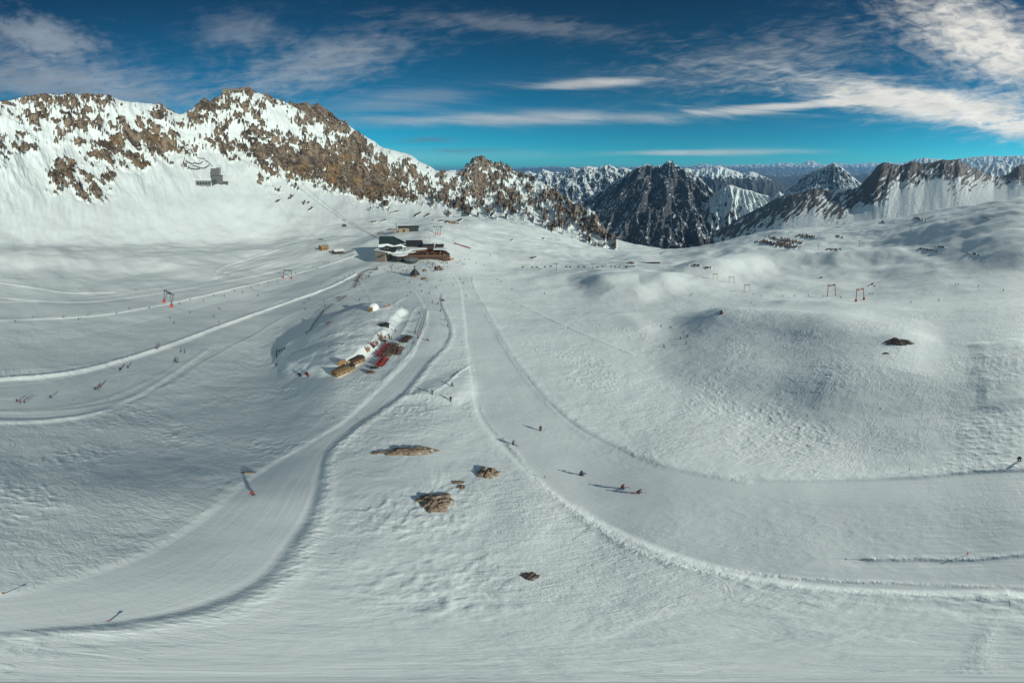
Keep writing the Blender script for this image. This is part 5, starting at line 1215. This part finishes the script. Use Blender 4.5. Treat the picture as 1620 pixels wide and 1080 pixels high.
# ------------------------------------------------------------------ people
person(855, 681, 'upright skier in black near the middle of the broad piste, uppermost of two', 'black', 'black', 'stand', 150, helmet='black')
person(811, 703, 'crouching skier in black at the left edge of the broad piste', 'grey', 'black', 'ski', 120, helmet='black')
person(919, 752, 'black-clad skier with arms spread on the broad piste, above the red one', 'black', 'black', 'ski', 60, helmet='black')
person(984, 773, 'skier in bright red jacket on the lower broad piste', 'red', 'black', 'ski', 95, helmet='black')
person(1009, 780, 'dark skier just right of the one in bright red', 'grey', 'grey', 'tuck', 110, helmet='black')
person(1613, 728, 'leaning skier in black at the right picture edge with a long shadow', 'black', 'black', 'ski', -90, helmet='black')
person(397, 782, 'person in dark red crouching beside the groomed road next to a pole', 'red', 'black', 'sit', 90, helmet='black')
solo = [(715,611,'walker at the right of the three on the lumpy snow mound beside the piste'),(684,623,'walker at the left of the three on the lumpy snow mound'),(713,634,'lowest of the three walkers on the lumpy snow mound'),
 (737,469,'lone skier in the middle of the upper piste below the crowd'),(733,448,'skier at the top of the broad piste nearest the crowd'),(728,442,'faint skier just above the topmost piste skier'),
 (704,507,'upright person on the groomed road, second lowest of the line below the chapel'),(708,517,'lowest person of the line walking up towards the chapel'),(697,493,'person with poles in the line above the upright one'),(693,482,'person walking above the one with poles near the small dark rock'),(684,479,'person walking left of the small dark rock'),
 (663,497,'person standing at the top of the igloo village yard'),(645,469,'person in a red jacket on the snow below the chapel'),(650,464,'person in dark clothes just above the one in red below the chapel'),(665,452,'pair member in black on the snow straight below the chapel'),
 (787,443,'upper skier of the pair on the track right of the piste'),(793,446,'lower skier of the pair on the track right of the piste'),(810,458,'lone dark skier on the track crossing right of the piste'),(861,465,'tiny lone skier on the open slope below the chairlift tower'),
 (1587,460,'dark skier high on the right-hand slope near the picture edge'),(1441,479,'lone skier right of the bright red gantry'),(1485,476,'skier between the lone one and the right picture edge'),(1548,453,'small dark skier on the slope up and left of the one near the right edge'),
 (1188,480,'lone skier below the small red gantry'),(1046,517,'lone skier left in the shaded hollow'),(1061,519,'skier right beside the lone one in the shaded hollow'),(1050,549,'lowest skier at the edge of the shaded hollow'),(1092,468,'left skier of the pair above the shaded roll'),(1095,466,'right skier of the pair above the shaded roll'),
 (569,476,'person standing at the rim above the igloo mound'),(583,493,'person in black left of the igloo'),(657,528,'taller person at the right end of the deck chair yard'),(661,535,'person in dark red below the taller one in the yard'),(654,544,'person walking beside the snow bank in the yard'),(625,525,'person in black alone in the upper yard'),(592,551,'person in black between the wooden figures and the red deck chairs'),
 (676,539,'person sitting on the snow bank of the groomed road'),(215,459,'skier farthest left on the slope above the left gantry'),(255,455,'skier right above the left gantry'),(269,504,'skier below the left gantry'),(275,512,'snowboarder just below the skier under the left gantry'),(347,489,'upper skier of two on the run right of the left gantry'),(338,501,'lower skier of two on the run right of the left gantry'),
 (346,510,'skier sitting on the bright edge line of the left run'),(301,495,'small skier on the run right of the left gantry'),(80,629,'lone skier on the lowest run of the left valley'),(24,509,'skier near the left picture edge beside the tow track'),(489,474,'skier on the run below the farther left gantry'),(481,480,'skier standing next to the sitting one on the upper left run'),(483,489,'person sitting on the upper left run'),(408,468,'lone skier on the left run below the tow riders')]
for k, (x, y, l_) in enumerate(solo):
    j = 'red' if 'red jacket' in l_ or 'dark red' in l_ else rnd.choice(['black', 'navy', 'black', 'grey', 'black'])
    ps = 'sit' if 'sitting' in l_ else 'walk' if ('walk' in l_) else 'stand' if ('standing' in l_ or 'person' in l_) else 'ski'
    person(x, y, l_, j, rnd.choice(['black','black','grey']), ps, rnd.uniform(60, 240))
def cluster(pts, label, group, poses=('stand','ski'), jk=('black','navy','grey','black','red'), face=None):
    for x, y in pts: person(x, y, label, rnd.choice(jk), rnd.choice(['black','black','grey','blue']), rnd.choice(poses), rnd.uniform(0, 360) if face is None else face+rnd.uniform(-15, 15), group)
cluster([(246,551),(250,551),(248,552)], 'skier in the dark trio standing on the bright edge of the left run', 'trio on the left run edge'); cluster([(286,557),(292,558)], 'skier of the pair below a pole on the left run', 'pair below the left run edge')
cluster([(275,572),(278,572),(280,573)], 'skier in the close group in the middle of the left run', 'group in the middle of the left run'); cluster([(189,586),(191,585),(202,582)], 'skier in the loose trio on the rough snow of the left valley', 'loose trio in the left valley')
cluster([(150,616),(154,615),(158,613)], 'skier in the slanted trio on the lower left run', 'slanted trio on the lower left run'); cluster([(27,635),(32,637),(38,637)], 'skier of the reddish group near the lower left edge of the valley', 'reddish group at the lower left', jk=('red','black','red'))
TOW = [(52,503),(100,502),(124,506),(139,499),(184,496),(204,489),(236,488),(284,481),(301,475),(322,476),(338,468),(355,469),(371,461),(384,463),(398,456),(409,452),(425,448),(440,447),(468,433),(483,433),(502,425),(495,423),(513,416),(520,417)]
cluster(TOW, 'skier riding up the tow lift track of the left valley', 'riders on the left tow lift', ('tow',), face=-75)
cluster([(1191,466),(1204,469),(1238,469),(1257,469),(1279,468),(1302,469),(1330,471),(1376,465),(1380,466)], 'skier riding the tow lift along the right row of gantries', 'riders on the right tow lift', ('tow',), face=80)
cluster([(1077,536),(1087,533),(1086,544)], 'dark figure among three in the shaded hollow below the small rock', 'three in the shaded hollow')
cluster([(1512,451),(1516,451)], 'skier of the tiny pair beside the right tow track', 'tiny pair on the right')
cluster([(545,439),(542,444),(549,446),(534,472),(537,471),(512,477),(514,485),(553,435),(560,432)], 'skier scattered on the edge of the run below the restaurant', 'skiers on the run edge below the restaurant')
pts = [(562+rnd.uniform(0,36), 0) for _ in range(34)]; pts = [(x, 446-(x-562)*0.55+rnd.uniform(-5,5)) for x, _ in pts]
cluster(pts[:30], 'skier waiting in the queue by the rust-coloured barrier', 'queue below the restaurant')
cluster([(rnd.uniform(588,608), 0) for _ in range(0)], '', '')
pts = []
for k in range(26): f = rnd.random(); pts.append((588+f*34+rnd.uniform(-1.5,1.5), 549-f*16+rnd.uniform(-3,3)))
cluster(pts, 'person in the colourful crowd along the snow bank of the igloo village', 'colourful crowd at the igloo village', ('stand','walk'), ('red','orange','green','yellow','black','brown','white'))
pts = []
while len(pts) < 60:
    x, y = rnd.gauss(690, 24), rnd.gauss(418, 7)
    if 662 < x < 745 and 404 < y < 432 and not (y > 424 and 700 < x): pts.append((x, y))
cluster(pts, 'person in the dense crowd on the snow in front of the terrace', 'crowd in front of the terrace', ('stand','walk'), ('black','navy','red','grey','brown','black'))
cluster([(rnd.uniform(668,725), rnd.uniform(372,398)) for _ in range(26)], 'small figure on the snow between the restaurant and the cable support', 'people behind the terrace', ('stand','ski'))
cluster([(rnd.uniform(608,650), rnd.uniform(420,436)) for _ in range(18)], 'small figure on the snow left of the chapel', 'people left of the chapel', ('stand','walk'))
cluster([(648,448),(667,462),(679,465),(698,445),(717,452),(640,443),(630,447),(690,456),(676,446)], 'person strolling on the snow below the chapel', 'people below the chapel', ('walk','stand'))
cluster([(742,411),(754,417),(766,421),(776,405),(716,362),(720,362),(748,388),(752,390)], 'skier gliding away down the slope right of the terrace', 'skiers right of the terrace')
cluster([(rnd.uniform(522,566), rnd.uniform(400,408)) for _ in range(12)], 'small figure in front of the low ski hut', 'people at the ski hut', ('stand',))
# guests on the boards of the terrace, benches and parasols
def inside_poly(x, y, poly):
    c = False
    for k in range(len(poly)):
        (ax, ay), (bx, by) = poly[k-1], poly[k]
        if (ay > y) != (by > y) and x < (bx-ax)*(y-ay)/(by-ay)+ax: c = not c
    return c
for k in range(90):
    x, y = rnd.uniform(5, 34), rnd.uniform(-9.3, 9.0)
    while not inside_poly(x, y, DECK): x, y = rnd.uniform(5, 34), rnd.uniform(-9.3, 9.0)
    q = on_rest(x, y, DZ); person(0, 0, 'guest among the packed figures on the brown terrace', rnd.choice(['brown','red','black','orange','navy','brown','white']), 'black', rnd.choice(['stand','stand','sit']), rnd.uniform(0, 360), 'guests on the terrace', gp=q)
bn = None
for k in range(40):
    x, y = 7+(k % 10)*2.6+rnd.uniform(-.3,.3)+(k//10), -7.4+(k//10)*3.4+rnd.uniform(-.2,.2); q = on_rest(x, y, DZ)
    if bn is None:
        bn = thing('picnic_table', 'red-brown table with benches on the terrace', 'table', q, RZ, 'tables on the terrace')
        MB().box((0,0,.74),(2.0,.6,.06)).build('tabletop', P_rust, bn)
        for s_ in (-1, 1): MB().box((0,s_*.65,.45),(2.0,.28,.05)).build('bench', P_rust, bn); MB().box((s_*.7,0,.36),(.08,1.3,.7)).build('leg', P_black, bn)
        kids(bn)
    else: dup(bn, q, RZ+rnd.uniform(-.1,.1))
um = None
for k, (x, y) in enumerate([(34.5,-5),(36,-3),(38,-5.5),(37,-.5),(39.5,-2.5)]):
    q = on_rest(x, y, 0); q.z = float(ground_z(q.x, q.y)[0])
    l_ = 'orange parasol among the group at the right end of the terrace'
    if um is None:
        um = thing('parasol', l_, 'parasol', q, 0, 'orange parasols'); MB().lathe([(0,3.1),(1.6,2.45),(1.6,2.38),(0,2.9)], 8).build('canopy', P_orange, um); MB().tube((0,0,-.2),(0,0,3.0),.04).build('pole', P_wood, um); kids(um)
    else: dup(um, q, rnd.random())
# red winch machine on the roof side
q = on_rest(17.5, 22, 4); t = thing('red_crane', 'small red and orange crane standing behind the side roof of the restaurant', 'crane', q, RZ)
MB().box((0,0,-1.5),(2.2,2.2,7)).build('base', P_grey, t); MB().tube((0,0,2),(-1.2,0,7.2),.35).build('boom', P_orange, t); MB().tube((0,0,3.2),(2.6,0,6.4),.3).build('boom', P_red, t); MB().box((0.4,0,2.6),(2.4,1.8,1.8)).build('cab', P_red, t)

# ------------------------------------------------------------------ ski tracks in the untracked snow: low ridges that follow the ground
def track_ribbons(name, curves, w, h):
    V, F = [], []
    for c_ in curves:
        c_ = np.array(c_); n = len(c_)
        if n < 4: continue
        tg = np.gradient(c_, axis=0); tg /= np.linalg.norm(tg, axis=1)[:, None]+1e-9; nr = np.stack([-tg[:, 1], tg[:, 0]], 1)
        tp_ = np.sin(np.linspace(0, PI, n))**0.5; b0 = len(V)
        L_ = c_-nr*w; Rr_ = c_+nr*w
        zl, zc_, zr = ground_z(L_[:, 0], L_[:, 1])-0.03, ground_z(c_[:, 0], c_[:, 1])+h*tp_, ground_z(Rr_[:, 0], Rr_[:, 1])-0.03
        for k in range(n): V += [(L_[k, 0], L_[k, 1], zl[k]), (c_[k, 0], c_[k, 1], zc_[k]), (Rr_[k, 0], Rr_[k, 1], zr[k])]
        for k in range(n-1):
            i = b0+3*k; F += [(i, i+3, i+4, i+1), (i+1, i+4, i+5, i+2)]
    me = bpy.data.meshes.new(name); me.from_pydata(V, [], F); me.polygons.foreach_set('use_smooth', [True]*len(F)); me.materials.append(P_snow)
    o = up(bpy.data.objects.new(name, me)); COL.objects.link(o); o['kind'] = 'structure'; return o
def bend(px, py, size, ang, amp, waves, n=26):
    """an S of a ski turn starting at this picture point, size in metres"""
    p = ground(px, py); o_ = []
    for k in range(n):
        s_ = k/(n-1)*size*waves; y_ = amp*math.sin(2*PI*k/(n-1)*waves+1.2)
        o_.append((p.x+s_*math.cos(ang)-y_*math.sin(ang), p.y+s_*math.sin(ang)+y_*math.cos(ang)))
    return o_
def inside(x, y, poly):
    c = False
    for k in range(len(poly)):
        (ax, ay), (bx, by) = poly[k-1], poly[k]
        if (ay > y) != (by > y) and x < (bx-ax)*(y-ay)/(by-ay)+ax: c = not c
    return c
TURNS = [(830,555),(960,560),(1100,550),(1250,545),(1390,580),(1500,620),(1540,680),(1430,735),(1300,755),(1180,745),(1050,710),(960,665),(890,610)]
curves = []
while len(curves) < 380:
    x, y = rnd.uniform(830, 1540), rnd.uniform(500, 755)
    if not inside(x, y, TURNS): continue
    curves.append(bend(x, y, rnd.uniform(4.0, 6.5), rnd.gauss(0.75, 0.3), rnd.uniform(0.9, 1.9), rnd.choice([0.35, 0.5, 0.7, 0.9, 1.3]), 40))
track_ribbons('ski_path', curves, 0.27, 0.075)
curves = []
for k in range(90):
    x, y = rnd.uniform(1180, 1420), rnd.uniform(500, 560); curves.append(bend(x, y, rnd.uniform(4, 8), rnd.gauss(1.0, 0.4), rnd.uniform(1.0, 2.4), rnd.choice([1, 2, 2.5])))
for k in range(70):
    x, y = rnd.uniform(100, 430), rnd.uniform(520, 620); curves.append(bend(x, y, rnd.uniform(6, 12), rnd.gauss(2.2, 0.3), rnd.uniform(.6, 1.4), rnd.choice([1, 1.5])))
for k in range(40):
    x, y = rnd.uniform(320, 440), rnd.uniform(540, 600); curves.append(bend(x, y, rnd.uniform(5, 9), rnd.gauss(1.5, 0.5), rnd.uniform(1, 2.4), rnd.choice([.6, 1, 2])))
track_ribbons('ski_path', curves, 0.3, 0.08)
curves = []
for (pp) in [[(0,745),(120,735),(250,710),(360,680),(440,650)], [(0,760),(140,742),(280,712),(380,682)], [(900,640),(1000,600),(1100,590)], [(1030,980),(1060,955),(1130,935)], [(1310,590),(1370,610),(1440,600),(1500,560),(1560,545)], [(1380,560),(1410,610),(1450,640)],
             [(1400,570),(1440,620),(1500,650),(1560,655)], [(1470,520),(1540,505),(1620,500)], [(1500,530),(1560,520),(1620,515)], [(1460,570),(1540,560),(1620,555)], [(1500,590),(1560,585),(1620,580)], [(780,480),(900,540),(1000,570)], [(800,470),(920,530),(1010,558)], [(860,500),(900,512),(1000,560)],
             [(560,655),(520,700),(500,740),(480,790)], [(1120,905),(1150,925),(1160,950)]]:
    c_ = [tuple(ground(*q)[:2]) for q in catmull(pp, 12)]; curves.append(c_)
track_ribbons('ski_path', curves, 0.16, 0.035)
# the 290 figures that show largest stay things of their own; the small far remainder of the crowd is one object
C0 = Vector((0, 0, H)); roots = [o for o in COL.objects if o.get('category') == 'person']
roots.sort(key=lambda o: (o.location-C0).length/(1.0 if o['label'].startswith('guest') is False else 0.8))
rest = roots[290:]; bmc = bmesh.new(); slots = []
for o in rest:
    M_ = Matrix.Translation(o.location) @ Matrix.Rotation(o.rotation_euler.z, 4, 'Z')
    for c in list(o.children):
        n0 = len(bmc.verts); f0 = len(bmc.faces); bmc.from_mesh(c.data); bmc.verts.ensure_lookup_table(); bmc.faces.ensure_lookup_table()
        for v in bmc.verts[n0:]: v.co = M_ @ v.co
        mt_ = c.data.materials[0]
        if mt_ not in slots: slots.append(mt_)
        for f_ in bmc.faces[f0:]: f_.material_index = slots.index(mt_)
        bpy.data.objects.remove(c)
    bpy.data.objects.remove(o)
me = bpy.data.meshes.new('crowd'); bmc.to_mesh(me); bmc.free()
for m_ in slots: me.materials.append(m_)
o = bpy.data.objects.new('crowd', me); COL.objects.link(o); o['kind'] = 'stuff'; o['label'] = 'packed far crowd of tiny figures on and behind the restaurant terrace'

# ------------------------------------------------------------------ air
bm = bmesh.new(); bmesh.ops.create_cube(bm, size=1)
for v in bm.verts: v.co = Vector((v.co.x*200000, v.co.y*200000, -1152 if v.co.z < 0 else 900))
me = bpy.data.meshes.new('haze'); bm.to_mesh(me); bm.free()
o = bpy.data.objects.new('haze', me); COL.objects.link(o); o['kind'] = 'stuff'
m = bpy.data.materials.new('haze'); m.use_nodes = True; n = m.node_tree.nodes; n.clear()
pv = n.new('ShaderNodeVolumePrincipled'); pv.inputs['Color'].default_value = (0.30, 0.62, 0.98, 1); pv.inputs['Density'].default_value = 2.3e-5
pv.inputs['Anisotropy'].default_value = 0.2
mo = n.new('ShaderNodeOutputMaterial'); m.node_tree.links.new(pv.outputs[0], mo.inputs['Volume']); me.materials.append(m)
